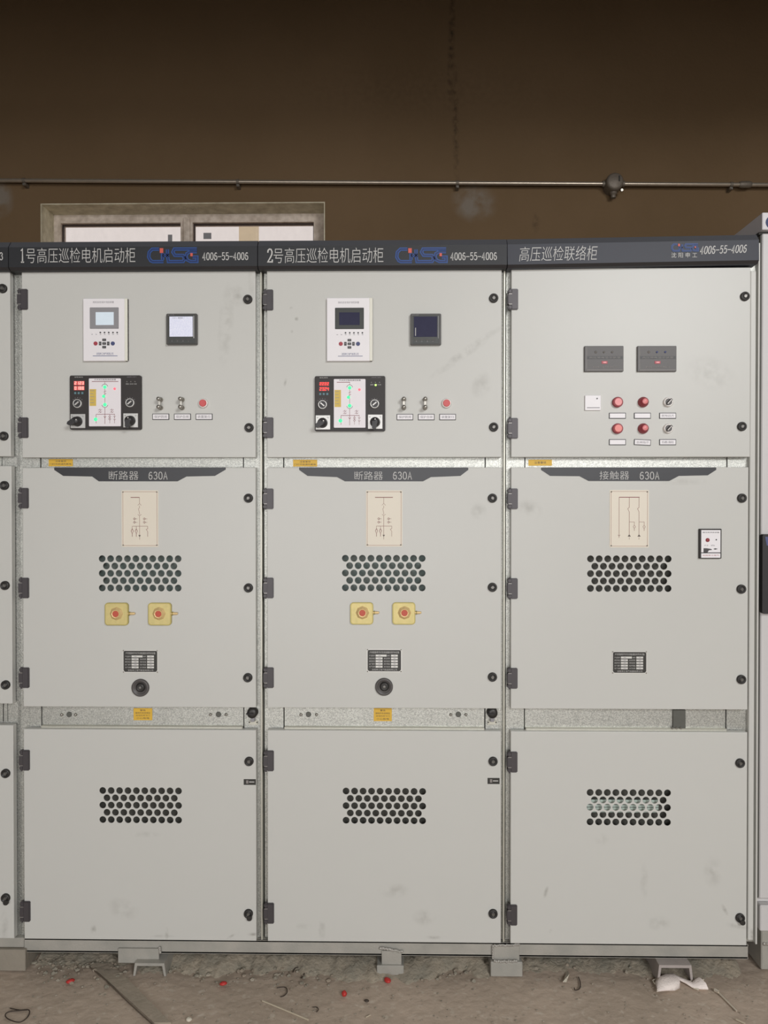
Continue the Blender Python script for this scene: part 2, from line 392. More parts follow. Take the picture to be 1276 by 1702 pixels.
b = MB(); nx, ny = 120, 60                             # floor, slightly uneven in front of the cabinets
gx = [X0 + (X1 - X0) * i / nx for i in range(nx + 1)]; gy = [YF + (YW - YF) * j / ny for j in range(ny + 1)]
rf = random.Random(3)
b.add([(x, y, -0.006 * rf.random()) for y in gy for x in gx], [(j * (nx + 1) + i, j * (nx + 1) + i + 1, (j + 1) * (nx + 1) + i + 1, (j + 1) * (nx + 1) + i) for j in range(ny) for i in range(nx)], 'floor', True)
tag(b.build('floor', org=(0, 0, 0)), None, None, kind='structure')
tag(MB().box(X0, X1, YF, YW + .3, ZC, ZC + .15, 'ceiling').build('ceiling'), None, None, kind='structure')
tag(MB().box(X0 - .2, X0, YF, YW + .3, -.02, ZC, 'wall_plain').build('wall_left'), None, None, kind='structure')
tag(MB().box(X1, X1 + .2, YF, YW + .3, -.02, ZC, 'wall_plain').build('wall_right'), None, None, kind='structure')
# wall behind the camera with its doorway and window opening
bw = MB().sheet([(X0, -.02), (X1, -.02), (X1, ZC), (X0, ZC)],
                [[(-2.95, .12), (1.75, .12), (1.75, 2.95), (-2.95, 2.95)], [(1.8, 3.05), (3.7, 3.05), (3.7, 4.45), (1.8, 4.45)]], YF - .2, YF, 'wall_plain')
tag(bw.build('wall_front'), None, None, kind='structure')

tag(MB().box(X0 + .01, X1 - .01, -.45, .0, 3.78, ZC - .002, 'ceiling').build('added_shade_beam'), None, None, kind='structure')   # unseen beam added to shade the upper back wall
# back wall with window opening
wx0, wx1, _, wz1 = R(68, 700, 540, 336, YW)
wz1 = P(300, 337, YW)[1]; wz0 = wz1 - 1.55
b = MB().sheet([(X0, -.02), (X1, -.02), (X1, ZC), (X0, ZC)], [[(wx0, wz0), (wx1, wz0), (wx1, wz1), (wx0, wz1)]], YW, YW + .32, 'wall')
tag(b.build('wall_back'), None, None, kind='structure')
# plaster band around the opening
b = MB()
t = .006; e = .045
b.sheet([(wx0 - .0, wz0), (wx1, wz0), (wx1, wz1), (wx0, wz1)], [[(wx0 + t, wz0 + t), (wx1 - t, wz0 + t), (wx1 - t, wz1 - t), (wx0 + t, wz1 - t)]], YW + .0006, YW + .2, 'reveal')
tag(b.build('trim_1'), None, None, kind='structure')
# window frame, mullion, gaskets and panes
YG = YW + .19
g1 = R(104, 373, 302, 450, YG); g2 = R(322, 372, 522, 450, YG)
zt = P(300, 372.5, YG)[1]; zb = wz0 + .08
win = place('window_1', None, None, ((wx0 + wx1) / 2, YG, wz0)); tag(win, None, None, kind='structure')
b = MB()
b.sheet([(wx0 + t, wz0 + t), (wx1 - t, wz0 + t), (wx1 - t, wz1 - t), (wx0 + t, wz1 - t)],
        [[(g1[0], zb), (g1[1], zb), (g1[1], zt), (g1[0], zt)], [(g2[0], zb), (g2[1], zb), (g2[1], zt), (g2[0], zt)]], YG - .02, YG + .05, 'pvc')
mx_ = (g1[1] + g2[0]) / 2
b.box(mx_ - .022, mx_ + .022, YG - .032, YG - .02, zb, wz1 - .03, 'pvc', .004)
for g in (g1, g2): b.sheet([(g[0] - .012, zb - .01), (g[1] + .012, zb - .01), (g[1] + .012, zt + .012), (g[0] - .012, zt + .012)],
        [[(g[0], zb), (g[1], zb), (g[1], zt), (g[0], zt)]], YG - .027, YG - .0195, 'pvc')
b.build('window_frame', win)
b = MB()
for g in (g1, g2): b.sheet([(g[0], zb), (g[1], zb), (g[1], zt), (g[0], zt)], [[(g[0] + .006, zb + .006), (g[1] - .006, zb + .006), (g[1] - .006, zt - .006), (g[0] + .006, zt - .006)]], YG - .005, YG + .02, 'gasket')
b.build('window_gasket', win)
gm = bpy.data.materials.new('dusty_glass'); gm.use_nodes = True; nt = gm.node_tree; N, L = nt.nodes, nt.links
for n in list(N): N.remove(n)
o_ = N.new('ShaderNodeOutputMaterial'); tr = N.new('ShaderNodeBsdfTransparent'); df = N.new('ShaderNodeBsdfPrincipled'); mxs = N.new('ShaderNodeMixShader')
df.inputs['Base Color'].default_value = col((190, 180, 172)); df.inputs['Roughness'].default_value = .15
tn = N.new('ShaderNodeTexNoise'); tn.inputs['Scale'].default_value = 14; tn.inputs['Detail'].default_value = 6
mr = N.new('ShaderNodeMapRange'); mr.inputs[3].default_value = .02; mr.inputs[4].default_value = .14
L.new(tn.outputs['Fac'], mr.inputs[0]); L.new(mr.outputs[0], mxs.inputs[0]); L.new(tr.outputs[0], mxs.inputs[1]); L.new(df.outputs[0], mxs.inputs[2]); L.new(mxs.outputs[0], o_.inputs[0])
M['glass'] = gm
for g in (g1, g2): MB().box(g[0] + .004, g[1] - .004, YG + .004, YG + .009, zb + .004, zt - .004, 'glass').build('pane', win)
q = R(338, 387, 351, 397, YG); MB().box(q[0], q[1], YG, YG + .003, q[2], q[3], 'bezel_grey').build('paper_sticker', win, label='small grey paper sticker on the right pane')
q = R(279, 390, 286, 402, YG); MB().box(q[0], q[1], YG, YG + .003, q[2], q[3], 'bezel_grey').build('window_catch', win)
# pale building seen outside through the window
q = R(397, 330, 425, 560, 30.0)
MB_b = MB().box(q[0], q[1], 30, 30.75, -.0, 28, 'cream_wall')
for k in range(4): MB_b.box(q[0] - .03, q[1] + .03, 29.97, 30.78, 3 + 6 * k, 3.2 + 6 * k, 'cream_wall')
tag(MB_b.build('distant_building'), 'narrow cream building seen outside through the right window pane', 'building')
tag(MB().box(-30, 30, 2.7, 60, -.1, -.05, 'floor').build('ground'), None, None, kind='structure')

# ------------------------------------------------------------------ conduit and junction box on the wall
YC = YW - .05
def PC(px, py): x, z = P(px, py, YC); return Vector((x, YC, z))
a, c = PC(-60, 299.5), PC(1340, 307.5)
def along(px):
    x = P(px, 303, YC)[0]; t_ = (x - a.x) / (c.x - a.x); return a.lerp(c, t_)
con = thing('conduit_pipe', 'long thin grey metal conduit running across the bare wall above the cabinets', 'pipe', tuple(a))
MB().tube([a, along(300), along(700), c], .0125, 'conduit', 14).build('pipe', con)
for px, L_ in ((1238, .038),):
    p = along(px); MB().tube([p - Vector((L_, 0, 0)), p - Vector((L_ * .6, 0, 0)), p + Vector((L_ * .6, 0, 0)), p + Vector((L_, 0, 0))], [.016, .021, .021, .016], 'box_cast', 14).build('coupling', con)
for px in (40, 395, 760, 1215):
    p = along(px); q = MB(); q.tube([p - Vector((.009, 0, 0)), p + Vector((.009, 0, 0))], .0155, 'box_cast', 14)
    q.box(p.x - .009, p.x + .009, YC, YW - .001, p.z - .03, p.z - .01, 'box_cast'); q.disc(p.x, p.z - .026, .006, YC - .01, YC, 'chrome', 10); q.build('pipe_clamp', con)
p = along(1019)
jb = thing('junction_box', 'round grey cast junction box mounted on the wall conduit', 'electrical box', (p.x, YC, p.z))
MB().lathe(p.x, p.z, [(.001, YC - .05), (.04, YC - .048), (.05, YC - .042), (.054, YC - .03), (.054, YW - .002)], 'box_cast', 28).build('box_body', jb)
MB().box(p.x + .018, p.x + .027, YC - .053, YC - .046, p.z - .005, p.z + .03, 'gap', .002).build('cover_slot', jb)
MB().tube([p + Vector((0, 0, -.04)), p + Vector((0, 0, -.065)), p + Vector((0, 0, -.066)), p + Vector((0, 0, -.088))], [.022, .022, .016, .015], 'box_cast', 14).build('cable_gland', jb)
for s_ in (-1, 1): MB().tube([p + Vector((s_ * .045, 0, 0)), p + Vector((s_ * .068, 0, 0))], .018, 'box_cast', 14).build('pipe_boss', jb)
MB().tube([p + Vector((.045, -.01, -.045)), p + Vector((.045, -.03, -.05))], .008, 'chrome', 10).build('earth_screw', jb)

# ================================================================== CABINETS
YFr = .026                                             # galvanised frame plane
# heights shared by the row, measured on the middle cabinet
def zz(py, px=638, Y=0.0): return P(px, py, Y)[1]
Z_UP = (zz(760), zz(447.5)); Z_MID = (zz(1177), zz(777)); Z_LOW = (zz(1566), zz(1214.5))
Z_TOP = zz(400); Z_BOT = zz(1567)

# shared lock and hinge meshes
def mk_lock(turn=0, flap=False):
    b = MB(); b.lathe(0, 0, [(.0005, -.006), (.0055, -.0063), (.0062, -.0045), (.0085, -.0045), (.0092, -.008), (.0125, -.0085), (.0145, -.006), (.0148, 0.001)], 'lock', 26)
    b.lathe(0, 0, [(.0045, -.0085), (.0055, -.0065)], 'lock_in', 12)
    b.box(-.0012, .0012, -.0098, -.0066, -.0055, .0055, 'lock_in', mx=Matrix.Rotation(turn, 4, 'Y'))
    if flap: b.prism(rrect(-.004, .013, -.019, -.003, .0075), -.012, -.006, 'lock')
    me = b.build('tmp_lock', org=(0, 0, 0)); d = me.data; bpy.data.objects.remove(me); return d
LOCKS = [mk_lock(t_) for t_ in (0, .8, -.6, 1.4)]; LOCK_FLAP = mk_lock(.5, True)
def mk_hinge():
    w_, h_ = .0335, .066; b = MB()
    b.box(-.001, w_ * .62, -.0075, .002, -h_ / 2, h_ / 2, 'hinge', .0022, 2)
    b.box(-.0125, .003, -.008, .01, -h_ / 2 + .016, h_ / 2 - .016, 'hinge', .002, 2)
    for s in (-1, 1):
        b.box(-.0115, .002, -.007, .012, s * (h_ / 2 - .0075) - .0065, s * (h_ / 2 - .0075) + .0065, 'hinge', .0025, 2)
        b.box(-.0095, .001, -.0083, -.0068, s * (h_ / 2 - .0165) - .0012, s * (h_ / 2 - .0165) + .0012, 'hinge_pin')
    b.tube([(-.0045, -.004, -h_ / 2 - .002), (-.0045, -.004, h_ / 2 + .002)], .003, 'hinge', 8)
    o = b.build('tmp_hinge', org=(0, 0, 0)); d = o.data; bpy.data.objects.remove(o); return d
HINGE = mk_hinge()

def door(root, name, x0, x1, z0, z1, y=0.0, grid=None, locks=(), hinges=(), paint='paint', label=None, flap_last=False):
    b = MB(); i = .0018; d = .021
    loops = [(0, d), (0, .0018), (.0005, .0005), (i, 0)]
    vs_, fs = [], []
    for o, yy in loops: vs_ += [(x0 + o, y + yy, z0 + o), (x1 - o, y + yy, z0 + o), (x1 - o, y + yy, z1 - o), (x0 + o, y + yy, z1 - o)]
    for k in range(3):
        for j in range(4): j2 = (j + 1) % 4; fs.append((k * 4 + j, k * 4 + j2, (k + 1) * 4 + j2, (k + 1) * 4 + j))
    b.add(vs_, fs, paint)
    holes = []
    if grid:
        gx_, gz_ = grid; ph, pv, r = .02745, .0237, .01105
        for row in range(5):
            n = 10 if row % 2 == 0 else 9
            for k in range(n): holes.append(circ(gx_ + (k - (n - 1) / 2) * ph, gz_ + (2 - row) * pv, r))
    b.sheet([(x0 + i, z0 + i), (x1 - i, z0 + i), (x1 - i, z1 - i), (x0 + i, z1 - i)], holes, y, y + .0025, paint)
    o = b.build(name, root, label=label)
    for k, (px, py) in enumerate(locks):
        x, z = P(px, py, y); place('door_lock', LOCK_FLAP if (flap_last and k == len(locks) - 1) else LOCKS[(k + int(px)) % 4], o, (x, y, z), 'round black quarter-turn lock')
    for (px, py) in hinges:
        z = P(px, py, y)[1]; place('hinge', HINGE, o, (x0, y, z), 'dark grey block hinge')
    return o

def logo(b, x0, x1, z0, z1, y):
    W_, H_ = x1 - x0, z1 - z0
    def p(u, v): return (x0 + (u - 85) / 510 * W_, z1 - (v - 80) / 140 * H_)
    st = [[(205, 92), (135, 92), (104, 120), (98, 165), (118, 198), (140, 208), (250, 208)],
          [(240, 128), (240, 192)], [(240, 150), (305, 150)], [(290, 95), (290, 150), (300, 208), (450, 208), (465, 185), (450, 152), (365, 150), (345, 120), (360, 92), (590, 92)],
          [(590, 118), (520, 118), (488, 135), (480, 165), (495, 195), (525, 208), (590, 208), (590, 168), (545, 168)]]
    k = H_ / 140
    for s_ in st: b.ribbon([p(*q) for q in s_], 30 * k, y - .0004, y, 'logo_blue')
    for s_ in st: b.ribbon([p(*q) for q in s_], 13 * k, y - .0007, y - .0003, 'logo_deep')
    for (u, v, s_) in ((230, 106, 22), (536, 146, 15)):
        a_ = p(u - s_ * .8, v + s_); c_ = p(u + s_ * .8, v - s_); b.box(a_[0], c_[0], y - .0012, y, a_[1], c_[1], 'logo_red')

def header(root, px0, px1, title, tpx, lpx, npx, ty=(412, 437), ny_=(420, 432), face='header', tilt=0.0, small=False):
    yh = -.028
    x0, x1 = P(px0, 425, yh)[0], P(px1, 425, yh)[0]
    zt_, z1, z0, zl = zz(399, 638, yh + .015), zz(407.5, 638, yh), zz(441, 638, yh), zz(447, 638, yh + .01)
    prof = [(yh + .016, zt_), (yh, z1), (yh, z0), (yh + .010, zl), (.022, zl), (.022, zt_)]
    keys = ['header_bevel_lit', face, 'header_lip', face, face, face]
    Mx = Matrix.Translation((x0, 0, z0)) @ Matrix.Rotation(-tilt, 4, 'Y') @ Matrix.Translation((-x0, 0, -z0))
    b = MB(); n = len(prof)
    g = .0012
    for i in range(n):
        (ya, za), (yb, zb_) = prof[i], prof[(i + 1) % n]
        b.add([Mx @ Vector(v) for v in ((x0 + g, ya, za), (x0 + g, yb, zb_), (x1 - g, yb, zb_), (x1 - g, ya, za))], [(0, 1, 2, 3)], keys[i])
    b.add([Mx @ Vector((x0 + g, y_, z_)) for y_, z_ in prof], [tuple(range(n))[::-1]], face)
    b.add([Mx @ Vector((x1 - g, y_, z_)) for y_, z_ in prof], [tuple(range(n))], face)
    h = b.build('header_panel', root, label='dark header panel with silver writing')
    def pr(px, py): return P(px, py, yh)
    if title:
        b = MB()
        q = R(tpx[0], ty[0], tpx[1], ty[1], yh); sl, rs = (.10, .012) if small else (0, 0)
        xs_ = q[0]
        if title[0] in '12': cw_ = (q[1] - q[0]) * .058; b.digits(title[0], q[0], q[0] + cw_, q[2] + .003, q[3] - .003, yh - .0004, 'silver_text', .10); xs_ = q[0] + cw_ + .001; title = title[1:]
        b.text(title, xs_, q[1], q[2], q[3], yh - .0006, 'silver_text', 3, -.010, slant=sl, rise=rs)
        b.build('title_lettering', h)
        b = MB(); q = R(lpx[0], 405 if small else 412, lpx[1], 418 if small else 437, yh); logo(b, q[0], q[1], q[2], q[3], yh - .0005)
        if small:
            q = R(1115, 420, 1158, 428.5, yh); b.text('沈 阳 申 工', q[0], q[1], q[2], q[3], yh - .0008, 'silver_text', 2)
        b.build('logo', h)
    if npx:
        b = MB(); q = R(npx[0], ny_[0], npx[1], ny_[1], yh)
        b.digits(npx[2], q[0], q[1], q[2], q[3], yh - .0004, 'silver_text', .11, .16 if small else 0, .03 if small else 0)
        b.build('number_lettering', h)
    return h

def frame(root, pxl, pxr, sl_l, sl_r, bolts=(), wide_r=False, rail_r=None):
    """galvanised posts and rails, carcass behind"""
    xl, xr = P(pxl, 900, YFr)[0], P(pxr, 900, YFr)[0]
    a0, a1 = P(sl_l - 1, 1195, YFr)[0], P(sl_r + 1, 1195, YFr)[0]
    b = MB()
    b.box(xl, a0 - .002, YFr, YFr + .05, Z_BOT, Z_TOP, 'galv'); b.build('post', root)
    b = MB(); b.box(a1 + .002, xr - .0045, YFr, YFr + .05, Z_BOT, Z_TOP, 'galv')
    b.box(xr - .0055, xr, .010, YFr + .05, Z_BOT, Z_TOP - .01, 'paint' if wide_r else 'galv_bright', .001); b.build('post', root)
    for (p0, p1, lip) in ((752, 785, False), (1168, 1222, True)):
        b = MB(); z1, z0 = zz(p0, 638, YFr), zz(p1, 638, YFr)
        b.box(a0 + .0015, a1 - .0015, YFr + .001, YFr + .03, z0, z1, 'galv')
        if lip: zl = zz(1212, 638, YFr); b.box(a0 + .0015, a1 - .0015, YFr - .012, YFr + .005, zl - .001, zl + .010, 'galv_bright', .002)
        r_ = b.build('cross_rail', root)
        if lip:
            for (bx, kind) in bolts:
                x, z = P(bx, 1187.5, YFr)
                if kind == 'h': MB().lathe(x, z, [(.0068, YFr - .0012), (.0086, YFr - .002), (.0092, YFr + .001)], 'galv_dark', 18).build('rail_hole', r_)
                else: MB().lathe(x, z, [(.0005, YFr - .007), (.003, YFr - .0065), (.0048, YFr - .004), (.0052, YFr + .001)], 'chrome', 14).build('rail_bolt', r_)
    # carcass: sides, back, roof and bottom
    b = MB(); D_ = 1.45
    b.box(xl, xl + .003, YFr + .05, D_, Z_BOT, Z_TOP - .01, 'paint'); b.box(xr - .003, xr, YFr + .05, D_, Z_BOT, Z_TOP - .01, 'paint')
    b.box(xl, xr, D_, D_ + .003, Z_BOT, Z_TOP - .01, 'paint'); b.box(xl, xr, YFr + .05, D_, Z_TOP - .013, Z_TOP - .01, 'paint')
    b.box(xl, xr, YFr + .05, D_, Z_BOT, Z_BOT + .003, 'gap'); b.build('carcass', root)
    b = MB(); b.box(xl + .004, xr - .01, YFr + .056, YFr + .06, Z_BOT + .004, Z_TOP - .02, 'gap'); b.build('inner_shadow_sheet', root)  # dark sheet; its colour stands in for shade inside the cabinet
    return xl, xr

def sticker(root, px0, py0, px1, py1, rows, y, dim=False):
    q = R(px0, py0, px1, py1, y); b = MB(); b.box(q[0], q[1], y - .0006, y, q[2], q[3], 'yellow')
    n = len(rows); h = (q[3] - q[2]) / (n + .6)
    for i, (s_, k) in enumerate(rows):
        zc = q[3] - h * (i + .8); wdt = (q[1] - q[0]) * k / 2; xc = (q[0] + q[1]) / 2
        b.text(s_, xc - wdt, xc + wdt, zc - h * .32, zc + h * .32, y - .0006, 'ink', 1)
    b.build('warning_sticker', root, label='yellow warning sticker')

def relay(root, px0, py0, px1, py1, lit, s):
    """white protection relay; s gives pixel offset to its key centre"""
    q = R(px0, py0, px1, py1, -.012); y = -.012
    b = MB(); b.box(q[0], q[1], y, 0.0, q[2], q[3], 'white', .0012)
    e = (q[1] - q[0]) * .07; b.box(q[1] - e, q[1], y - .0012, -.001, q[2], q[3], 'white_edge', .0015)
    r = b.build('protection_relay', root, label='white protection relay with ' + ('lit grey display' if lit else 'dark display'))
    cx, cy = s
    def rr(ax, ay, bx, by): return R(cx + ax, cy + ay, cx + bx, cy + by, y)
    k = rr(-24, -60, 24, -24.5); MB().box(k[0], k[1], y - .0018, y + .001, k[2], k[3], 'bezel_grey' if lit else 'bezel_dark', .0012).build('screen_bezel', r)
    k = rr(-14, -52, 16, -30.5) if lit else rr(-17, -52, 17, -31); MB().box(k[0], k[1], y - .0024, y, k[2], k[3], 'lcd_lit' if lit else 'lcd_dark', .0004).build('display', r)
    b = MB()
    k = rr(-19, -70.5, 16, -67); b.text('微机综合保护测控装置', k[0], k[1], k[2], k[3], y, 'ink_soft', 1)
    k = rr(-13, 15, 15, 19); b.text('沈阳申工电气有限公司', k[0], k[1], k[2], k[3], y, 'ink_blue', 1)
    k = rr(-19, 20, 22, 20.9); b.box(k[0], k[1], y - .0004, y, k[2], k[3], 'ink_blue')
    for i in range(7):
        k = rr(-21.5 + 7 * i, -15.5, -19 + 7 * i, -14.7); b.box(k[0], k[1], y - .0004, y, k[2], k[3], 'ink_soft')
    b.build('printed_text', r)
    for i in range(7):
        x, z = P(cx - 20.5 + 7 * i, cy - 18.2, y); MB().disc(x, z, .0026, y - .0012, y, 'white' if i < 2 else 'key', 12).build('indicator_light', r)
    for (ax, ky) in ((-14.3, 'btn_red'), (14.3, 'btn_blue')):
        x, z = P(cx + ax, cy, y); MB().disc(x, z, .0064, y - .0025, y, ky, 20, .0008).build('round_button', r)
    for (ax, ay, wx, wz) in ((0, -6, 3, 2), (0, 6, 3, 2), (-6.7, 0, 2, 3), (6.7, 0, 2, 3), (0, 0, 3, 2)):
        k = rr(ax - wx, ay - wz, ax + wx, ay + wz); b = MB(); b.box(k[0], k[1], y - .0022, y, k[2], k[3], 'key', .0006)
        b.box((k[0] + k[1]) / 2 - .0018, (k[0] + k[1]) / 2 + .0018, y - .0025, y - .002, (k[2] + k[3]) / 2 - .001, (k[2] + k[3]) / 2 + .001, 'ink_soft'); b.build('key_button', r)
    return r

def meter(root, px0, py0, px1, py1, lit):
    y = -.014; q = R(px0, py0, px1, py1, y); b = MB(); b.box(q[0], q[1], y, 0, q[2], q[3], 'meter', .002, 2)
    W_, H_ = q[1] - q[0], q[3] - q[2]
    r = b.build('power_meter', root, label='square power meter with ' + ('bright lit screen' if lit else 'dark screen'))
    f = lambda u: q[0] + W_ * u; g = lambda v: q[3] - H_ * v
    MB().box(f(.07), f(.94), y - .0006, y, g(.97), g(.05), 'bezel_dark', .0004).build('face_plate', r)
    MB().box(f(.11), f(.87), y - .0014, y, g(.75), g(.10), 'glare' if lit else 'lcd_dark', .0004).build('display', r)
    b = MB(); b.text('电力仪表', f(.06), f(.27), g(.065), g(.035), y - .0007, 'ink_soft', 1)
    if lit: b.text('A B C  相电压', f(.22), f(.55), g(.17), g(.13), y - .0015, 'ink', 1)
    else: b.box(f(.155), f(.175), y - .0018, y - .0012, g(.72), g(.46), 'silver_text')
    for i in range(4): b.text('<>^↵'[i], f(.17 + .18 * i), f(.21 + .18 * i), g(.91), g(.87), y - .0007, 'ink_soft', 1)
    b.build('printed_text', r)
    MB().box(f(.895), f(.915), y - .0016, y, g(.80), g(.08), 'silver' if lit else 'bezel_grey').build('glare_edge' if False else 'cover_edge', r)
    for i in range(4): MB().box(f(.13 + .18 * i), f(.25 + .18 * i), y - .0014, y, g(.86), g(.82), 'meter', .0005).build('key_button', r)

SEG = {'0': 'abcdef', '1': 'bc', '2': 'abged', '3': 'abgcd', '4': 'fgbc', '5': 'afgcd', '6': 'afgedc', '8': 'abcdefg'}
def seven(b, s_, x0, x1, z0, z1, y, key):
    n = len(s_); cw = (x1 - x0) / n
    for i, ch in enumerate(s_):
        a0, a1 = x0 + cw * (i + .12), x0 + cw * (i + .85); h = z1 - z0; t_ = h * .15; zm = (z0 + z1) / 2
        sg = {'a': (a0, a1, z1 - t_, z1), 'd': (a0, a1, z0, z0 + t_), 'g': (a0, a1, zm - t_ / 2, zm + t_ / 2), 'f': (a0, a0 + t_, zm, z1), 'b': (a1 - t_, a1, zm, z1),
              'e': (a0, a0 + t_, z0, zm), 'c': (a1 - t_, a1, z0, zm)}
        for c_ in SEG[ch]: k = sg[c_]; b.box(k[0], k[1], y - .0005, y, k[2], k[3], key)

def controller(root, px0, py0, px1, py1, one):
    y = -.012; q = R(px0, py0, px1, py1, y); b = MB(); b.prism(rrect(q[0], q[1], q[2], q[3], .005), y, 0, 'ctrl')
    W_, H_ = q[1] - q[0], q[3] - q[2]
    r = b.build('switch_status_controller', root, label='black switch status controller with white circuit diagram face')
    ox, oy = px0 - 116, py0 - 624; kx = (px1 - px0) / 118.0; ky = (py1 - py0) / 90.5
    def X(u): return P(px0 + (u - 116) * kx, py0 + 45, y)[0]
    def Z(v): return P(px0 + 59, py0 + (v - 624) * ky, y)[1]
    MB().prism(rrect(X(148), X(201), Z(709), Z(629), .0025), y - .0012, y + .001, 'ctrl_white').build('diagram_face', r)
    yd = y - .0012; b = MB(); k_ = .0019
    L_ = lambda pts, wd=1.0, ky_='dred': b.ribbon([(X(u), Z(v)) for u, v in pts], k_ * wd, yd - .0004, yd, ky_)
    b.text('开关状态智能操控装置', X(157), X(193), Z(632.4), Z(629.8), yd, 'ink', 1)
    L_([(153, 634.3), (197, 634.3)] if one else [(153, 634.3), (175, 634.3)], .9)
    L_([(174.5, 634), (174.5, 639)], .5); L_([(174.5, 645), (174.5, 672)], .55); L_([(172.5, 652), (177, 650)], .5); L_([(172.5, 656), (177, 654)], .5)
    L_([(174.5 + 5 * math.cos(math.radians(a_)), 643.5 - 5 * math.sin(math.radians(a_))) for a_ in range(10, 171, 20)], .6, 'ink')
    L_([(174.5 + 5 * math.cos(math.radians(a_)), 672.5 + 5 * math.sin(math.radians(a_))) for a_ in range(10, 171, 20)], .6, 'ink')
    L_([(174.5, 677.5), (174.5, 705)], .6); L_([(160, 689), (191, 689)], .7); L_([(160, 689), (160, 704)], .6); L_([(182.5, 689), (182.5, 704)], .45); L_([(190.5, 689), (190.5, 704)], .45)
    for (u, v) in ((163.5, 681), (183, 681)):
        for j in (0, 3.5): L_([(u, v + j + 1.5), (u + 2, v + j), (u + 4, v + j + 1.5), (u + 6, v + j)], .5)
        L_([(u + 3, v - 1.5), (u + 3, v + 6)], .4)
    for v in (693, 697): L_([(u_ + 182.5, w__ + v) for u_, w__ in ((-2, 0), (0, -2), (2, 0), (0, 2), (-2, 0))], .4)
    for v in (693, 698): L_([(188.5, v - 1), (190.5, v + 1), (192.5, v - 1)], .4)
    L_([(172.5, 692), (174.5, 695), (176.5, 692)], .6)
    b.build('circuit_diagram', r)
    q2 = (X(149.2), X(160), Z(675), Z(647)); b = MB(); b.box(q2[0], q2[1], yd - .0006, yd, q2[2], q2[3], 'yellow_strip')
    for j in range(5): b.box(q2[0] + .002, q2[1] - .006 - .002 * (j % 2), yd - .0009, yd - .0005, Z(650 + j * 5), Z(649.3 + j * 5), 'ink_soft')
    b.build('yellow_label', r)
    for (u, v, kk, rr_) in ((174.5, 643.5, 'green_led', 2.9), (172.5, 659, 'green_led', 2.7), (174.5, 673, 'green_led', 3.0), (159, 697.5, 'green_led', 3.1)):
        MB().lathe(X(u), Z(v), [(.0004, yd - .003), (.7 * rr_ * k_, yd - .0024), (rr_ * k_, yd)], kk, 16).build('green_indicator', r)
    MB().lathe(X(190.8), Z(646.5), [(.0004, yd - .003), (.6 * 2 * k_, yd - .002), (2.2 * k_, yd)], 'red_led', 16).build('red_indicator', r)
    # digit windows
    for (v0, v1, tx) in ((633.5, 640.2, '2123' if one else '2222'), (641.8, 648.6, '0188' if one else '2324')):
        b = MB(); b.box(X(123), X(140.5), y - .001, y, Z(v1), Z(v0), 'dig_back_pink' if one else 'dig_back')
        seven(b, tx, X(123.8), X(140), Z(v1 - .7), Z(v0 + .7), y - .001, 'dig_pink' if one else 'dig_red'); b.build('digit_display', r)
    for u in (125.2, 131, 137): MB().box(X(u - 1.7), X(u + 1.7), y - .0015, y, Z(655.3), Z(651.7), 'cyan_key', .0005).build('key_button', r)
    b = MB(); b.text('智能操控', X(124), X(138), Z(627.6), Z(625.8), y, 'silver_text', 1); b.text('沈阳申工电气', X(211), X(227), Z(627.4), Z(625.9), y, 'ink_soft', 1)
    b.text('储能 合闸 分闸', X(209), X(227), Z(639.4), Z(637.4), y, 'silver_text', 1)
    for u in (129, 216):
        for a_ in (-50, -25, 0, 25, 50): t_ = math.radians(90 + a_); x_, z_ = X(u) + .0185 * math.cos(t_), Z(670.5) + .0185 * math.sin(t_); b.box(x_ - .0009, x_ + .0009, y - .0004, y, z_ - .0009, z_ + .0009, 'ink_soft')
    b.build('printed_text', r)
    for j, u in enumerate((211, 217.5, 224.5)):
        MB().disc(X(u), Z(634.6), .0018, y - .001, y, 'off_led', 12).build('indicator_light', r)
    if not one: MB().lathe(X(218), Z(639), [(.0003, y - .003), (.002, y - .0026), (.0034, y)], 'lime_led', 14).build('lit_indicator', r)
    for (u, v, ang) in ((129, 671, -40 if one else 40), (216.3, 670, -40)):
        cx, cz = X(u), Z(v); b = MB(); b.lathe(cx, cz, [(.0112, y - .005), (.0138, y - .006), (.0148, y - .003), (.0148, y)], 'silver', 28)
        b.disc(cx, cz, .0113, y - .0052, y, 'black', 24)
        b.box(-.0085, .0085, -.009, -.004, -.0025, .0025, 'silver', .0008, mx=Matrix.Translation((cx, y + .000, cz)) @ Matrix.Rotation(math.radians(ang), 4, 'Y')); b.build('rotary_switch', r)
    for (u0, v0, u1, v1, cu_, cv, ang) in ((117.5, 688.5, 142, 712, 129, 701, 205 if one else 215), (205, 687.5, 229.5, 711, 217, 700, 262)):
        b = MB(); b.box(X(u0), X(u1), y - .002, y, Z(v1), Z(v0), 'silver', .0006)
        b.text('合', X(u0 + 2), X(u0 + 4.5), Z(v0 + 5), Z(v0 + 2.8), y - .002, 'ink', 1); b.text('分', X(u1 - 5), X(u1 - 2.5), Z(v0 + 5), Z(v0 + 2.8), y - .002, 'ink', 1)
        pl = b.build('switch_plate', r); cx, cz = X(cu_), Z(cv)
        b = MB(); b.lathe(cx, cz, [(.0004, y - .026), (.008, y - .0255), (.0125, y - .022), (.0150, y - .010), (.0165, y - .002)], 'black', 28)
        d = Vector((math.cos(math.radians(ang)), 0, math.sin(math.radians(ang)))); n_ = Vector((-d.z, 0, d.x)); c0 = Vector((cx, 0, cz))
        pts = [c0 + n_ * .009, c0 - n_ * .009, c0 + d * .021 - n_ * .006, c0 + d * .026, c0 + d * .021 + n_ * .006]
        b.prism([(p_.x, p_.z) for p_ in pts], y - .028, y - .012, 'black')
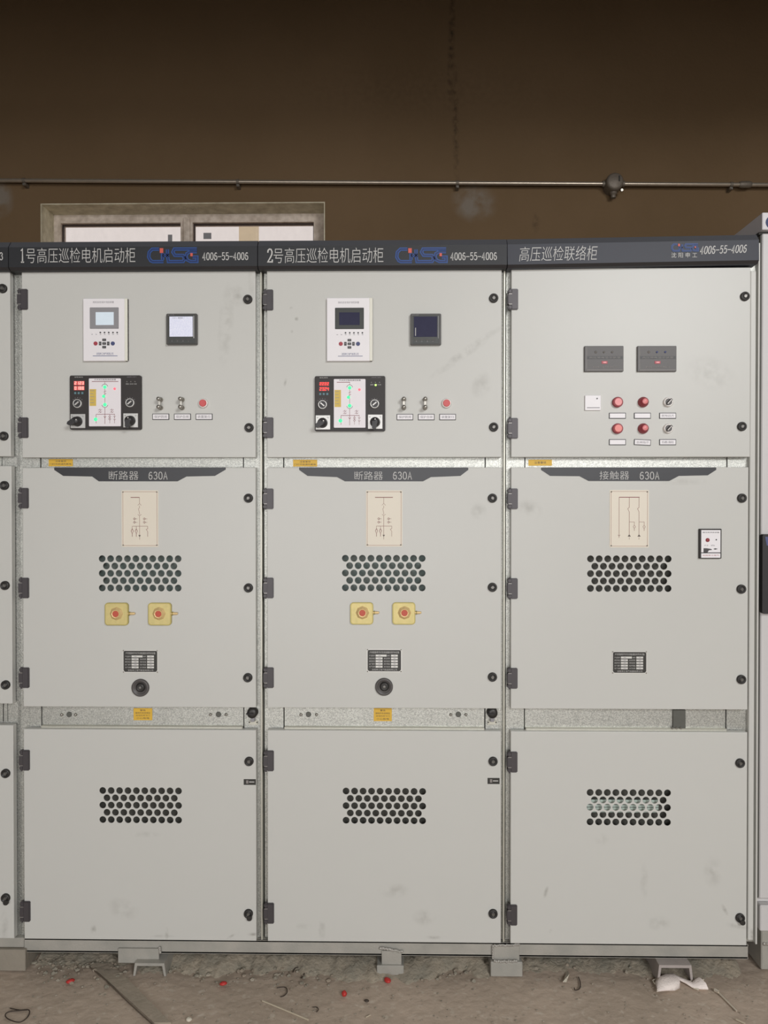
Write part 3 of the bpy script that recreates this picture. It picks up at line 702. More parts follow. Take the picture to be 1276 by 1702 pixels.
        t2 = c0 - d * .007; b.disc(t2.x, t2.z, .0018, y - .0275, y - .02, 'ring', 10); b.build('switch_handle', r)
    return r

def plate_tag(root, px0, py0, px1, py1, s_, tilt=0):
    y = -.0025; q = R(px0, py0, px1, py1, y); b = MB(); mxr = None
    cx, cz = (q[0] + q[1]) / 2, (q[2] + q[3]) / 2
    mxr = Matrix.Translation((cx, 0, cz)) @ Matrix.Rotation(tilt, 4, 'Y') @ Matrix.Translation((-cx, 0, -cz))
    b.box(q[0], q[1], y, 0, q[2], q[3], 'key', .0006, mx=mxr); e = .0022
    b.box(q[0] + e, q[1] - e, y - .0005, y, q[2] + e, q[3] - e, 'white', mx=mxr)
    if s_: b.text(s_, q[0] + .007, q[1] - .007, q[2] + .0055, q[3] - .0055, y - .0006, 'ink_soft' if not s_.startswith('!') else 'ink', 1)
    b.build('label_plate', root)
def terminals(root, px, py):
    x, z = P(px, py, -.02); b = MB()
    for dz in (.0135, -.0125):
        b.lathe(x, z + dz, [(.0004, -.030), (.004, -.0298), (.0064, -.027), (.0068, -.019), (.0048, -.017), (.0048, -.012), (.0075, -.011), (.0078, 0)], 'chrome', 16)
    b.box(x - .0042, x + .0042, -.0165, -.0145, z - .019, z + .019, 'chrome', .0008); b.build('link_terminal', root)
def push_button(root, px, py, ringk, cap, r=.0155, h=.008, dome=False, name='push_button'):
    x, z = P(px, py, -h); b = MB()
    b.lathe(x, z, [(r * .72, -h), (r * .9, -h - .001), (r, -h + .002), (r, 0)], ringk, 28)
    if dome: b.lathe(x + .001, z + .001, [(.0005, -h - .014), (r * .42, -h - .0138), (r * .52, -h - .0125)], 'lamp_pink', 20); b.lathe(x, z, [(r * .5, -h - .0125), (r * .86, -h - .006), (r * .92, -h - .001), (r * .9, -h + .002)], cap, 24)
    else: b.lathe(x, z, [(r * .66, -h - .004), (r * .74, -h - .003), (r * .75, -h + .002)], cap, 24)
    b.build(name, root)
def selector(root, px, py, ang):
    x, z = P(px, py, -.008); b = MB(); r = .0155
    b.lathe(x, z, [(.0105, -.008), (.0125, -.0095), (.0150, -.007), (r, 0)], 'ring', 28); b.disc(x, z, .0108, -.0082, 0, 'charcoal', 24)
    b.box(-.0115, .0115, -.018, -.007, -.0035, .0035, 'charcoal', .0012, mx=Matrix.Translation((x, 0, z)) @ Matrix.Rotation(math.radians(ang), 4, 'Y'))
    b.box(-.009, .009, -.0185, -.0175, -.0008, .0008, 'ring', mx=Matrix.Translation((x, 0, z)) @ Matrix.Rotation(math.radians(ang), 4, 'Y')); b.build('selector_switch', root)

def nameplate(root, px0, py0, px1, py1):
    y = -.0012; q = R(px0, py0, px1, py1, y); W_, H_ = q[1] - q[0], q[3] - q[2]; f = lambda u: q[0] + W_ * u; g = lambda v: q[3] - H_ * v
    b = MB(); b.box(q[0], q[1], y, 0, q[2], q[3], 'plate_silver', .0004)
    e = .0035
    pts = [(q[0] + e, q[2] + 2.4 * e), (q[0] + 2.4 * e, q[2] + e), (q[1] - 2.4 * e, q[2] + e), (q[1] - e, q[2] + 2.4 * e), (q[1] - e, q[3] - 2 * e), (q[1] - 2 * e, q[3] - e), (q[0] + 2 * e, q[3] - e), (q[0] + e, q[3] - 2 * e)]
    b.prism(pts, y - .0003, y, 'plate_black'); r = b.build('nameplate', root, label='small black and silver rating nameplate'); yy = y - .0003
    b = MB(); b.text('户内铠装移开式交流金属封闭开关设备', f(.09), f(.92), g(.19), g(.10), yy, 'silver_text', 1)
    b.text('沈阳申工电气制造有限公司', f(.15), f(.86), g(.92), g(.85), yy, 'silver_text', 1)
    lt = ['产品型号', '额定电压', '额定电流', '出厂编号', '生产日期']; rt = ['编号', '额定频率', '短时耐受', '防护等级', '执行标准']
    for i in range(5):
        v0 = .245 + i * .118; v1 = v0 + .082
        b.text(lt[i], f(.075), f(.235), g(v1 - .008), g(v0 + .012), yy, 'silver_text', 1)
        b.text(rt[i], f(.585 if i == 0 else .49), f(.66), g(v1 - .008), g(v0 + .012), yy, 'silver_text', 1)
        b.box(f(.255), f(.565 if i == 0 else .45), yy - .0003, yy, g(v1), g(v0), 'plate_silver'); b.box(f(.69), f(.88), yy - .0003, yy, g(v1), g(v0), 'plate_silver')
        b.box(f(.33), f(.40), yy - .0005, yy, g(v1 - .03), g(v0 + .03), 'ink_soft'); b.box(f(.76), f(.82), yy - .0005, yy, g(v1 - .03), g(v0 + .03), 'ink_soft')
    b.build('rating_text', r)
    for (u, v) in ((.03, .04), (.97, .04), (.03, .96), (.97, .96)): MB().lathe(f(u), g(v), [(.0003, y - .002), (.0018, y - .0014), (.0022, y)], 'chrome', 10).build('rivet', r)

def diagram(root, px0, py0, px1, py1, kind):
    y = -.0015; q = R(px0, py0, px1, py1, y); W_, H_ = q[1] - q[0], q[3] - q[2]; f = lambda u: q[0] + W_ * u; g = lambda v: q[3] - H_ * v
    b = MB(); b.prism(rrect(q[0], q[1], q[2], q[3], .003), y, 0, 'cream')
    r = b.build('diagram_plate', root, label='cream plate with a red line circuit diagram')
    b = MB(); k = .0010; e = .035
    Lr = lambda pts, wd=1.0, ky='diag': b.ribbon([(f(u), g(v)) for u, v in pts], k * wd, y - .0004, y, ky)
    Lr([(e, e * .7), (1 - e, e * .7), (1 - e, 1 - e * .7), (e, 1 - e * .7), (e, e * .7)], 1.1, 'diag_border')
    if kind < 3:
        Lr([(.25, .125), (.49 if kind == 1 else .74, .125)], 2.6); Lr([(.49, .125), (.49, .235)], 1)
        Lr([(.44, .265), (.49, .235), (.54, .265)], 1); Lr([(.49, .27), (.49, .31), (.46, .325), (.49, .40), (.49, .43)], 1); Lr([(.44, .425), (.49, .45), (.54, .425)], 1)
        Lr([(.49, .45), (.49, .87)], 1.1); Lr([(.29, .635), (.71, .635)], 1.2)
        Lr([(.71, .635), (.71, .68), (.67, .69), (.71, .73), (.71, .82)], 1.2)
        for u, rr_ in ((.29, 1), (.40, 1)):
            Lr([(u, .635), (u, .69)], 1); Lr([(u, .77), (u, .82)], 1.6)
            Lr([(u, .68), (u + .03, .72), (u, .77), (u - .03, .72), (u, .68)], 1.4, 'dred')
        for u in (.35, .62):
            for v in (.505, .565): Lr([(u - .03, v), (u, v - .02), (u + .03, v), (u, v + .02), (u - .03, v)], 1.3, 'diag'); Lr([(u, v), (u + .08, v)], 1, 'diag')
        b.prism([(f(.46), g(.79)), (f(.52), g(.79)), (f(.49), g(.83))], y - .0005, y, 'diag_dark')
    else:
        Lr([(.24, .125), (.76, .125)], 2.2, 'dred'); Lr([(.24, .125), (.24, .83)], 1.2); Lr([(.21, .78), (.24, .80), (.27, .78)], 1.2)
        for u in (.50, .75):
            Lr([(u, .125), (u, .30), (u - .04, .325), (u, .38), (u, .78)], 1.3); Lr([(u, .555), (u + .13, .555), (u + .13, .61)], 1.1)
            Lr([(u + .13, .61), (u + .16, .64), (u + .13, .67), (u + .10, .64), (u + .13, .61)], 1.1); Lr([(u + .13, .67), (u + .13, .71)], 1.4)
            b.prism([(f(u - .04), g(.81)), (f(u + .04), g(.81)), (f(u), g(.77))], y - .0006, y, 'diag_dark'); Lr([(u, .82), (u, .86)], .8)
    b.build('circuit_lines', r)
    for (u, v) in ((.04, .03), (.96, .03), (.04, .97), (.96, .97)): MB().lathe(f(u), g(v), [(.0003, y - .0022), (.002, y - .0016), (.0026, y)], 'chrome', 12).build('plate_screw', r)

def mech(root, px0, py0, px1, py1, cx_, cy_, pin):
    y = -.007; q = R(px0, py0, px1, py1, y); b = MB()
    b.prism(rrect(q[0], q[1], q[2], q[3], .010), y, 0, 'brass_edge'); b.prism(rrect(q[0] + .003, q[1] - .003, q[2] + .003, q[3] - .003, .008), y - .001, y, 'brass')
    r = b.build('interlock_plate', root, label='yellow zinc interlock plate with orange-red centre'); x, z = P(cx_, cy_, y - .008)
    MB().lathe(x, z, [(.0108, y - .009), (.0135, y - .0095), (.0165, y - .006), (.021, y - .002), (.022, y)], 'brass_cap', 8, False).build('collar', r)
    MB().disc(x, z, .0105, y - .0098, y - .004, 'key_orange', 24, .001).build('round_button', r)
    xp = P(pin, cy_, y)[0]; b = MB(); b.tube([(q[1] - .002, y + .002, z), (xp - .004, y + .002, z), (xp, y + .002, z)], [.0042, .0042, .0028], 'brass_cap', 10)
    b.tube([(q[1] + .002, y + .002, z), (q[1] + .005, y + .002, z)], .006, 'brass_edge', 10); b.build('locking_pin', r)

def name_strip(root, pts, words):
    y = -.0012; w_ = [P(px, py, y) for px, py in pts]; zt_ = Z_MID[1]
    w_ = [(x, min(z, zt_ + .001)) for x, z in w_]; r = MB().prism(w_, y, 0.0, 'strip_film').build('name_strip', root, label='dark shaped name strip with white writing')
    b = MB()
    for (s_, px0, py0, px1, py1) in words: q = R(px0, py0, px1, py1, y); (b.digits(s_, q[0], q[1], q[2] + .001, q[3] - .001, y, 'silver_text', .10) if s_ == '630A' else b.text(s_, q[0], q[1], q[2], q[3], y - .0002, 'silver_text', 3, -.008))
    b.build('lettering', r)

def big_lock(root, px, py):
    x, z = P(px, py, -.01); b = MB(); r_ = .0285
    b.lathe(x, z, [(.017, -.004), (.022, -.0075), (.0265, -.0085), (r_, -.005), (r_, 0)], 'charcoal', 32); o = b.build('racking_socket', root, label='large round dark grey racking socket')
    MB().lathe(x + .001, z + .0015, [(.0075, -.010), (.0095, -.0115), (.0125, -.009), (.0165, -.003)], 'lock', 28).build('socket_ring', o)
    MB().lathe(x + .001, z + .0015, [(.0004, -.011), (.004, -.0108), (.0068, -.007), (.0075, -.004)], 'lock_in', 8, False).build('socket_core', o)

def catch(root, px, py):
    x, z = P(px, py, .01); b = MB(); b.lathe(x, z + .004, [(.0005, .004), (.0075, .003), (.0165, .006), (.0175, YFr)], 'lock', 24)
    b.box(x - .018, x + .006, .000, .006, z + .001, z + .005, 'black', .001); o = b.build('door_catch', root)
    b = MB(); b.box(x - .006, x + .007, .012, YFr, z - .026, z - .010, 'bezel_grey', .001)
    b.box(x - .014, x + .016, .022, YFr, z - .038, z - .024, 'galv_bright', .0006)
    for s_ in (-1, 1): b.disc(x + .001 + s_ * .0125, z - .030, .0026, .0205, .023, 'galv_dark', 10)
    b.build('catch_bracket', o)

CG = 'grey switchgear cabinets in a row'
# ---------------------------------------------------------------- cabinet 1 and 2
specs = [
 dict(label='grey switchgear cabinet headed 1号, its small power meter brightly lit', ext=(29, 437), door=(38, 425), hx=(14, 428), slots=(70.5, 404),
      title='1号高压巡检电机启动柜', tp=(32, 225), lp=(245, 328), num=(336, 413, '4006-55-4006'),
      up_l=[(412, 498), (414, 711)], mid_l=[(413, 828), (413, 977), (412, 1126)], low_l=[(414, 1265), (413, 1518)],
      hy=[(498, 711), (828, 977, 1126), (1263, 1514)], vents=[(232.8, 953), (233.6, 1338.5)],
      bolts=[(103, 'b'), (115, 'h'), (126, 'b'), (350, 'b'), (363, 'h'), (376, 'b')]),
 dict(label='grey switchgear cabinet headed 2号, both of its display screens dark', ext=(439.3, 838), door=(444, 833), hx=(428, 843), slots=(473, 804.5),
      title='2号高压巡检电机启动柜', tp=(443, 637), lp=(657, 742), num=(748, 826, '4006-55-4006'),
      up_l=[(820, 496), (820, 710)], mid_l=[(818, 828), (818, 976), (818, 1125)], low_l=[(819, 1265), (819, 1518)],
      hy=[(499, 711), (829, 977, 1126), (1264, 1517)], vents=[(637.5, 952.5), (638.5, 1339.5)],
      bolts=[(500, 'b'), (512.5, 'h'), (526, 'b'), (749, 'b'), (761.5, 'h'), (774, 'b')])]
def vents_back(root, px, py, key, px_w=80, py_h=36, y=.03):
    q = R(px - px_w, py - py_h, px + px_w, py + py_h, y)
    return MB().box(q[0], q[1], y, y + .004, q[2], q[3], key).build('vent_backing', root)  # added sheet; its tone stands in for the dim cabinet interior
for ci, S in enumerate(specs):
    x_c = P((S['ext'][0] + S['ext'][1]) / 2, 900)[0]
    C = thing('switchgear_cabinet', S['label'], 'electrical cabinet', (x_c, .7, Z_BOT), CG)
    frame(C, *S['ext'], *S['slots'], bolts=S['bolts'])
    x0, x1 = P(S['door'][0], 950)[0], P(S['door'][1], 950)[0]; hx = S['door'][0] + 3
    door(C, 'upper_door', x0, x1, *Z_UP, locks=S['up_l'], hinges=[(hx, h) for h in S['hy'][0]])
    door(C, 'middle_door', x0, x1, *Z_MID, grid=P(*S['vents'][0]), locks=S['mid_l'], hinges=[(hx, h) for h in S['hy'][1]])
    door(C, 'lower_door', x0, x1, *Z_LOW, grid=P(*S['vents'][1]), locks=S['low_l'], hinges=[(hx, h) for h in S['hy'][2]], flap_last=(ci == 0))
    vents_back(C, *S['vents'][0], 'vent_mid'); vents_back(C, *S['vents'][1], 'vent_dark')
    header(C, *S['hx'], S['title'], S['tp'], S['lp'], S['num'])
    if ci == 0:
        sticker(C, 81, 763, 121, 775, [('注意事项', .45), ('门打开前请先断电', .9)], YFr)
        sticker(C, 222, 1177, 253, 1197, [('警告', .3), ('接地开关合闸后', .8), ('方可打开下门', .75), ('小心有电', .7)], YFr)
        relay(C, 138, 496, 212, 600, True, (173.3, 571)); meter(C, 276, 521, 327, 572.5, True); controller(C, 116, 624, 234, 714, True)
        for px in (264, 300): terminals(C, px, 670)
        push_button(C, 337, 670, 'ring', 'lamp_red')
        for px, s_ in ((253, '保护跳闸'), (289, '保护合闸'), (325, '装置复归')): plate_tag(C, px, 687.5, px + 28, 697.8, s_)
        name_strip(C, [(90, 777), (375, 777), (375, 780.5), (357, 791), (310, 792), (295, 800), (164, 800), (153, 792), (105, 791), (90, 781)], [('断路器', 181, 783, 230, 797.5), ('630A', 246, 784, 279, 797)])
        diagram(C, 202, 815, 263, 909, 1); mech(C, 174, 1002, 213, 1039.5, 192, 1020.5, 224); mech(C, 246, 1002, 284.5, 1039.5, 263, 1020.5, 295)
        nameplate(C, 203.5, 1080, 263, 1118.5); big_lock(C, 232, 1144); catch(C, 419, 1187)
        q = R(405, 1295, 425, 1304.5, 0)
    else:
        sticker(C, 487, 764, 527, 775.5, [('注意事项', .45), ('门打开前请先断电', .9)], YFr)
        sticker(C, 621, 1177, 651, 1198.5, [('警告', .3), ('接地开关合闸后', .8), ('方可打开下门', .75), ('小心有电', .7)], YFr)
        relay(C, 543, 495, 619, 600, False, (580.6, 571.5)); meter(C, 682, 521, 733, 573, False); controller(C, 523, 625, 640, 716.5, False)
        for px in (671, 706.5): terminals(C, px, 670)
        push_button(C, 742, 670, 'ring', 'lamp_red')
        for px, s_ in ((659, '保护跳闸'), (694.5, '保护合闸'), (730, '装置复归')): plate_tag(C, px, 688, px + 27.5, 698.3, s_)
        name_strip(C, [(497, 777), (778, 777), (778, 781), (765, 791), (716, 793), (703, 800), (573, 800), (560, 793), (511, 791), (497, 781)], [('断路器', 589, 783.5, 636, 797.5), ('630A', 652, 784, 685, 797)])
        diagram(C, 608, 815, 668.5, 908.5, 2); mech(C, 582, 1001.5, 620, 1038, 602, 1019, 630); mech(C, 652, 1001.5, 690, 1038, 672, 1019, 700)
        nameplate(C, 609, 1078.5, 668, 1117.5); big_lock(C, 638, 1142.5); catch(C, 818, 1187)
        q = R(810, 1293, 830, 1303, 0)
    b = MB(); b.box(q[0], q[1], -.0008, 0, q[2], q[3], 'plate_black'); W_, H_ = q[1] - q[0], q[3] - q[2]
    b.box(q[0] + W_ * .45, q[0] + W_ * .88, -.0012, -.0007, q[2] + H_ * .45, q[2] + H_ * .6, 'silver_text'); b.box(q[0] + W_ * .2, q[0] + W_ * .38, -.0012, -.0007, q[2] + H_ * .25, q[2] + H_ * .8, 'charcoal_line')
    b.build('small_label', C, label='small black sticker under the lock')

# ---------------------------------------------------------------- cabinet 3
C = thing('switchgear_cabinet', 'grey switchgear cabinet headed 高压巡检联络柜, with six round controls and no relay panel', 'electrical cabinet', (P(1048, 900)[0], .7, Z_BOT), CG)
frame(C, 840.5, 1257, 872.5, 1205, wide_r=True)
x0, x1 = P(849, 950)[0], P(1243, 950)[0]
door(C, 'upper_door', x0, x1 + .004, *Z_UP, locks=[(1237, 493), (1232, 709)], hinges=[(850, 498), (850, 712)])
door(C, 'middle_door', x0, x1, *Z_MID, grid=P(1045.5, 953.5), locks=[(1232, 828), (1231, 979), (1231, 1129)], hinges=[(850, 829), (850, 978), (850, 1127)])
door(C, 'lower_door', x0, x1, *Z_LOW, grid=P(1044.6, 1342), locks=[(1229, 1268), (1229, 1525)], hinges=[(850, 1266), (850, 1520)], flap_last=True)
vents_back(C, 1045, 953, 'vent_dark'); vents_back(C, 1045, 1342, 'vent_dark')
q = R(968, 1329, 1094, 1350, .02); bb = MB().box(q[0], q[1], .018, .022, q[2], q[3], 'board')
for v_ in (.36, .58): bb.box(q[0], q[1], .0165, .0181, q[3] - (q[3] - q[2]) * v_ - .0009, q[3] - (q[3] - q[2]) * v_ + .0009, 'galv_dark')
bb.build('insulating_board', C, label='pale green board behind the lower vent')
xb = R(1241, 500, 1253, 1560, YFr); MB().box(x1 + .008, P(1254, 950, .01)[0], .008, YFr, zz(1560), zz(452), 'paint', .002).build('edge_strip', C)
header(C, 843, 1262, '高压巡检联络柜', (862, 991), (1115, 1160), (1162, 1240, '4006-55-4006'), ty=(410, 434.5), ny_=(409.5, 422), face='header3', tilt=math.radians(.75), small=True)
sticker(C, 878, 764, 917, 774, [('注意事项', .5)], YFr)
q = R(1117, 1179, 1138, 1212, YFr); b = MB(); b.box(q[0], q[1], YFr - .006, YFr, q[2], q[3], 'galv_dark', .001)
for px in (1120, 1127, 1134): x, z = P(px, 1213, 0); b.lathe(x, z, [(.0004, YFr - .014), (.003, YFr - .013), (.0042, YFr - .008)], 'chrome', 10)
b.build('rail_bracket', C)
y = -.008
for (px0, px1, tint) in ((971, 1036, 'off_led'), (1059, 1124, 'ink_blue')):
    q = R(px0, 575, px1, 617.5, y); W_, H_ = q[1] - q[0], q[3] - q[2]; f = lambda u: q[0] + W_ * u; g = lambda v: q[3] - H_ * v
    r = MB().box(q[0], q[1], y, 0, q[2], q[3], 'charcoal', .0012).build('charged_display', C, label='charcoal live-line display with three small lamps')
    b = MB(); b.box(f(.05), f(.06), y - .0004, y, g(.97), g(.03), 'charcoal_line'); b.box(f(.05), f(.98), y - .0004, y, g(.95), g(.93), 'charcoal_line')
    b.box(f(.06), f(.98), y - .0003, y, g(.51), g(.40), 'bezel_grey' if False else 'key'); b.text('高压带电显示装置', f(.12), f(.92), g(.49), g(.42), y - .0004, 'charcoal_line', 1)
    b.text('沈阳申工电气有限公司', f(.2), f(.82), g(.86), g(.80), y - .0004, 'charcoal_line', 1); b.build('printed_text', r)
    for k, u in enumerate((.29, .50, .71)): MB().lathe(f(u), g(.24), [(.0003, y - .003), (.003, y - .0025), (.0044 if k == 0 else .0034, y)], 'off_led' if k == 0 else tint, 14).build('indicator_light', r)
    b = MB(); b.box(f(.44), f(.59), y - .001, y, g(.70), g(.59), 'btn_red'); b.box(f(.48), f(.56), y - .0016, y - .0008, g(.67), g(.62), 'lamp_pink'); b.build('test_key', r)
q = R(972, 657, 998.5, 682, -.006); b = MB(); b.box(q[0], q[1], -.006, 0, q[2], q[3], 'white', .001)
b.box(q[0] + .006, q[1] - .004, -.0066, -.006, q[2] + .007, q[2] + .0095, 'ink_soft'); b.disc(q[1] - .0125, q[3] - .0105, .0022, -.0075, -.006, 'key', 10); b.build('temperature_controller', C, label='small white square controller')
for py in (668, 712):
    push_button(C, 1027, py, 'lamp_maroon', 'lamp_pink' if py < 700 else 'lamp_coral', r=.0165, h=.012)
    push_button(C, 1069.5, py, 'lamp_maroon', 'lamp_maroon', r=.0165, h=.008, dome=True, name='illuminated_knob'); selector(C, 1111, py, -48)
for (px, py, s_, tl) in ((1012, 686, '远方', 0), (1053.5, 686, '', 0), (1095.5, 686, '就地远方', 0), (1012, 730, '', 0), (1053.5, 730.3, '合闸指示', .05), (1095.5, 730, '储能', 0)):
    plate_tag(C, px, py, px + 28, py + 9.8, None if s_ in ('', '远方') else s_, tl)
name_strip(C, [(899, 777), (1190, 777), (1190, 781), (1176, 790), (1128, 791), (1112, 799.5), (978, 799.5), (963, 791.5), (914, 791), (899, 781)], [('接触器', 996, 783, 1045, 797), ('630A', 1062, 784, 1096, 797)])
diagram(C, 1013, 814.5, 1078, 910, 3); nameplate(C, 1016.5, 1082, 1075.5, 1120)
y = -.009; q = R(1162, 879, 1199, 928.5, y); W_, H_ = q[1] - q[0], q[3] - q[2]; f = lambda u: q[0] + W_ * u; g = lambda v: q[3] - H_ * v
r = MB().box(q[0], q[1], y, 0, q[2], q[3], 'ctrl', .0012).build('magnetic_lock_unit', C, label='small black framed white unit with one red button')
MB().box(f(.08), f(.94), y - .001, y, g(.79), g(.04), 'white').build('face_plate', r); MB().box(f(.08), f(.94), y - .001, y, g(.97), g(.82), 'white').build('lower_strip', r)
b = MB(); b.text('高压柜闭锁装置', f(.14), f(.88), g(.14), g(.10), y - .0011, 'ink', 1); b.text('沈阳申工电气', f(.14), f(.88), g(.91), g(.87), y - .0011, 'btn_red', 1)
b.prism([(f(.18), g(.79)), (f(.18), g(.65)), (f(.32), g(.65)), (f(.55), g(.68)), (f(.55), g(.71)), (f(.42), g(.72)), (f(.36), g(.79))], y - .0014, y, 'ink'); b.prism([(f(.62), g(.68)), (f(.70), g(.65)), (f(.82), g(.675)), (f(.70), g(.70))], y - .0014, y, 'ink')
b.text('分 合', f(.2), f(.7), g(.58), g(.53), y - .0011, 'ink_soft', 1); b.build('printed_text', r)
MB().lathe(f(.36), g(.375), [(.0004, y - .006), (.004, y - .0055), (.0062, y - .003), (.0064, y)], 'lamp_maroon', 18).build('round_button', r)
MB().lathe(f(.75), g(.365), [(.0004, y - .003), (.002, y - .0025), (.0024, y)], 'key', 12).build('indicator_light', r)

# ---------------------------------------------------------------- partly seen cabinet on the left
xr_ = P(27.5, 900)[0]; xl_ = xr_ - .8
C = thing('switchgear_cabinet', 'grey switchgear cabinet cut off by the left edge of the photo', 'electrical cabinet', ((xl_ + xr_) / 2, .7, Z_BOT), CG)
b = MB(); b.box(xl_, xr_, YFr, 1.45, Z_BOT, Z_TOP - .01, 'galv'); b.build('carcass', C)
b = MB(); b.box(P(5, 1190, YFr)[0], P(6.5, 1190, YFr)[0], YFr - .0006, YFr, zz(1206), zz(1172), 'gap'); b.box(P(12.5, 1190, YFr)[0], P(13.5, 1190, YFr)[0], YFr - .0006, YFr, zz(1206), zz(1172), 'galv_dark')
b.box(P(3, 768, YFr)[0], P(4, 768, YFr)[0], YFr - .0006, YFr, zz(776), zz(757), 'galv_dark'); b.build('frame_seams', C)
xd1 = P(20, 900)[0]; xd0 = xd1 - .75
door(C, 'upper_door', xd0, xd1 - .002, zz(758), zz(447), locks=[(5, 480), (7, 725)], y=-.002)
door(C, 'middle_door', xd0, xd1, zz(1172), zz(774), locks=[(8, 807), (9, 973), (10, 1138)], y=-.002)
door(C, 'lower_door', xd0, xd1 + .002, zz(1565), zz(1208), locks=[(10, 1285), (10, 1492)], y=-.002, flap_last=True)
header(C, -400, 14, None, None, None, (-1, 5.5, '3'), ny_=(420, 432))

# ---------------------------------------------------------------- partly seen cabinet on the right, a different make
YR = .035; xa = P(1262.5, 900, YR)[0]; xb_ = xa + .8
C = thing('tall_cabinet', 'taller pale grey cabinet with black handle cut off by the right edge of the photo', 'electrical cabinet', ((xa + xb_) / 2, .7, zz(1600, 1262)))
def zr(py, Y=YR): return P(1266, py, Y)[1]
MB().box(xa + .006, xb_, YR + .02, 1.2, zr(1503), zr(388), 'paint_right').build('carcass', C)
b = MB(); b.box(xa + .004, xb_, YR, YR + .019, zr(1494), zr(388), 'paint_right', .003); d = b.build('door', C)
b = MB(); b.box(xa + .001, xa + .0035, YR + .006, YR + .03, zr(1494), zr(390), 'galv_dark'); b.build('edge_seal', C)
q = R(1266, 888, 1290, 1020, YR - .015); b = MB(); b.prism(rrect(q[0], q[1], q[2], q[3], .007), YR - .018, YR, 'black'); h = b.build('door_handle', C, label='long black door handle')
b = MB(); b.prism([(q[0] + .008, q[3] - .008), (q[1], q[3] - .008), (q[1], q[3] - .036), (q[0] + .013, q[3] - .036)], YR - .0186, YR - .018, 'ink_blue'); b.build('handle_label', h)
b = MB(); b.box(P(1264, 370, YR)[0], xb_, YR - .01, .4, zr(383.5), zr(355), 'white_paint', .002); t_ = b.build('top_box', C)
x_, z_ = P(1284, 369.5, YR - .01); b = MB(); b.ribbon([(x_ + .019 * math.cos(math.radians(a_)), z_ + .018 * math.sin(math.radians(a_))) for a_ in range(40, 321, 20)], .008, YR - .0108, YR - .01, 'logo_deep'); b.build('logo', t_)
MB().box(P(1264, 370, YR)[0] - .001, xb_, YR + .01, .4, zr(388), zr(384), 'gap').build('top_shadow_strip', C)  # dark strip painted as the shadow line under the top box
MB().box(P(1265, 1524, YR)[0] - .006, xb_, YR - .004, .6, zr(1547), zr(1504), 'paint_right', .003).build('plinth', C)
MB().box(P(1269, 1570, YR)[0] - .003, xb_, YR + .01, .6, .001, zr(1547), 'steel', .003).build('base_channel', C)
b = MB()
for k in range(5): b.lathe(P(1272 + 5 * k, 1570, YR)[0], zr(1571), [(.0003, YR + .003), (.005, YR + .005), (.006, YR + .011)], 'weld', 8)
b.build('weld_seam', C)

# ================================================================== BASE FRAME
YB = .012
zb1, zb0 = zz(1567.5), zz(1592)
xb0, xb1 = P(40, 1580, YB)[0], P(1243, 1580, YB)[0]
BF = thing('steel_plinth', 'long grey steel channel base frame under the three switchgear cabinets', 'steel frame', ((xb0 + xb1) / 2, YB, 0))
b = MB(); b.box(xb0, xb1, YB, YB + .006, zb0, zb1 - .001, 'steel', .0015); b.box(xb0, xb1, YB, YB + .07, zb1 - .007, zb1 - .001, 'steel'); b.box(xb0, xb1, YB, YB + .07, zb0, zb0 + .006, 'steel')
for x in (xb0, xb1 - .006): b.box(x, x + .006, YB + .07, 1.4, zb0, zb1 - .001, 'steel')
b.box(xb0, xb1, 1.33, 1.4, zb0, zb1 - .001, 'steel'); b.build('front_channel', BF)
def weld(b, px0, py0, px1, py1, Y, n):
    for k in range(n):
        t_ = k / (n - 1); x, z = P(px0 + (px1 - px0) * t_, py0 + (py1 - py0) * t_ + random.uniform(-.8, .8), Y)
        b.lathe(x, z, [(.0003, Y - .004), (.003, Y - .003), (.0045, Y)], 'weld', 7)
def ufoot(px0, py0, px1, Y, depth, key='cast', name='channel_foot', lab=None):
    xa_, xc_ = P(px0, py0, Y)[0], P(px1, py0, Y)[0]; zt_ = min(P((px0 + px1) / 2, py0, Y)[1], zb0 - .0005); th = .007
    b = MB(); o = .006
    pts = [(xa_ + o, zt_), (xc_ - o, zt_), (xc_, .001), (xc_ - th, .001), (xc_ - o - th, zt_ - th * 1.3), (xa_ + o + th, zt_ - th * 1.3), (xa_ + th, .001), (xa_, .001)]
    b.prism(pts[::-1], Y, Y + depth, key); return b.build(name, BF, label=lab)
# first foot: welded plate plus inverted channel
q = R(196, 1577, 264, 1601, YB - .008); b = MB(); b.box(q[0], q[1], YB - .008, YB - .0005, q[2], q[3], 'steel', .001); weld(b, 265, 1576, 266, 1584, YB - .008, 4); b.build('joint_plate', BF)
ufoot(221, 1601, 276, YB - .03, .3, 'steel', lab='inverted channel foot below a welded plate')
q = R(634, 1581, 667, 1606, YB - .006); b = MB(); b.box(q[0], q[1], YB - .006, YB - .0005, q[2], q[3], 'steel', .001); weld(b, 632, 1576, 668, 1582, YB - .006, 16); b.build('joint_plate', BF)
q = R(626, 1604, 671, 1626, YB - .01); b = MB(); b.box(q[0], q[1], YB - .014, YB + .1, .001, min(q[3], zb0 - .0005), 'steel', .002); b.build('channel_foot', BF, label='grey steel block foot')
q = R(820, 1571, 863, 1600, YB - .006); b = MB(); b.box(q[0], q[1], YB - .006, YB - .0005, q[2], q[3], 'steel', .001); weld(b, 819, 1572, 862, 1571, YB - .006, 16); weld(b, 819, 1573, 819, 1592, YB - .006, 8); weld(b, 822, 1598, 858, 1598, YB - .016, 12); b.build('joint_plate', BF)
q = R(815, 1598, 868, 1624, YB - .012); b = MB(); b.box(q[0], q[1], YB - .016, YB + .1, .001, min(q[3], zb0 - .0005), 'steel', .002); b.build('channel_foot', BF, label='wide grey steel block foot')
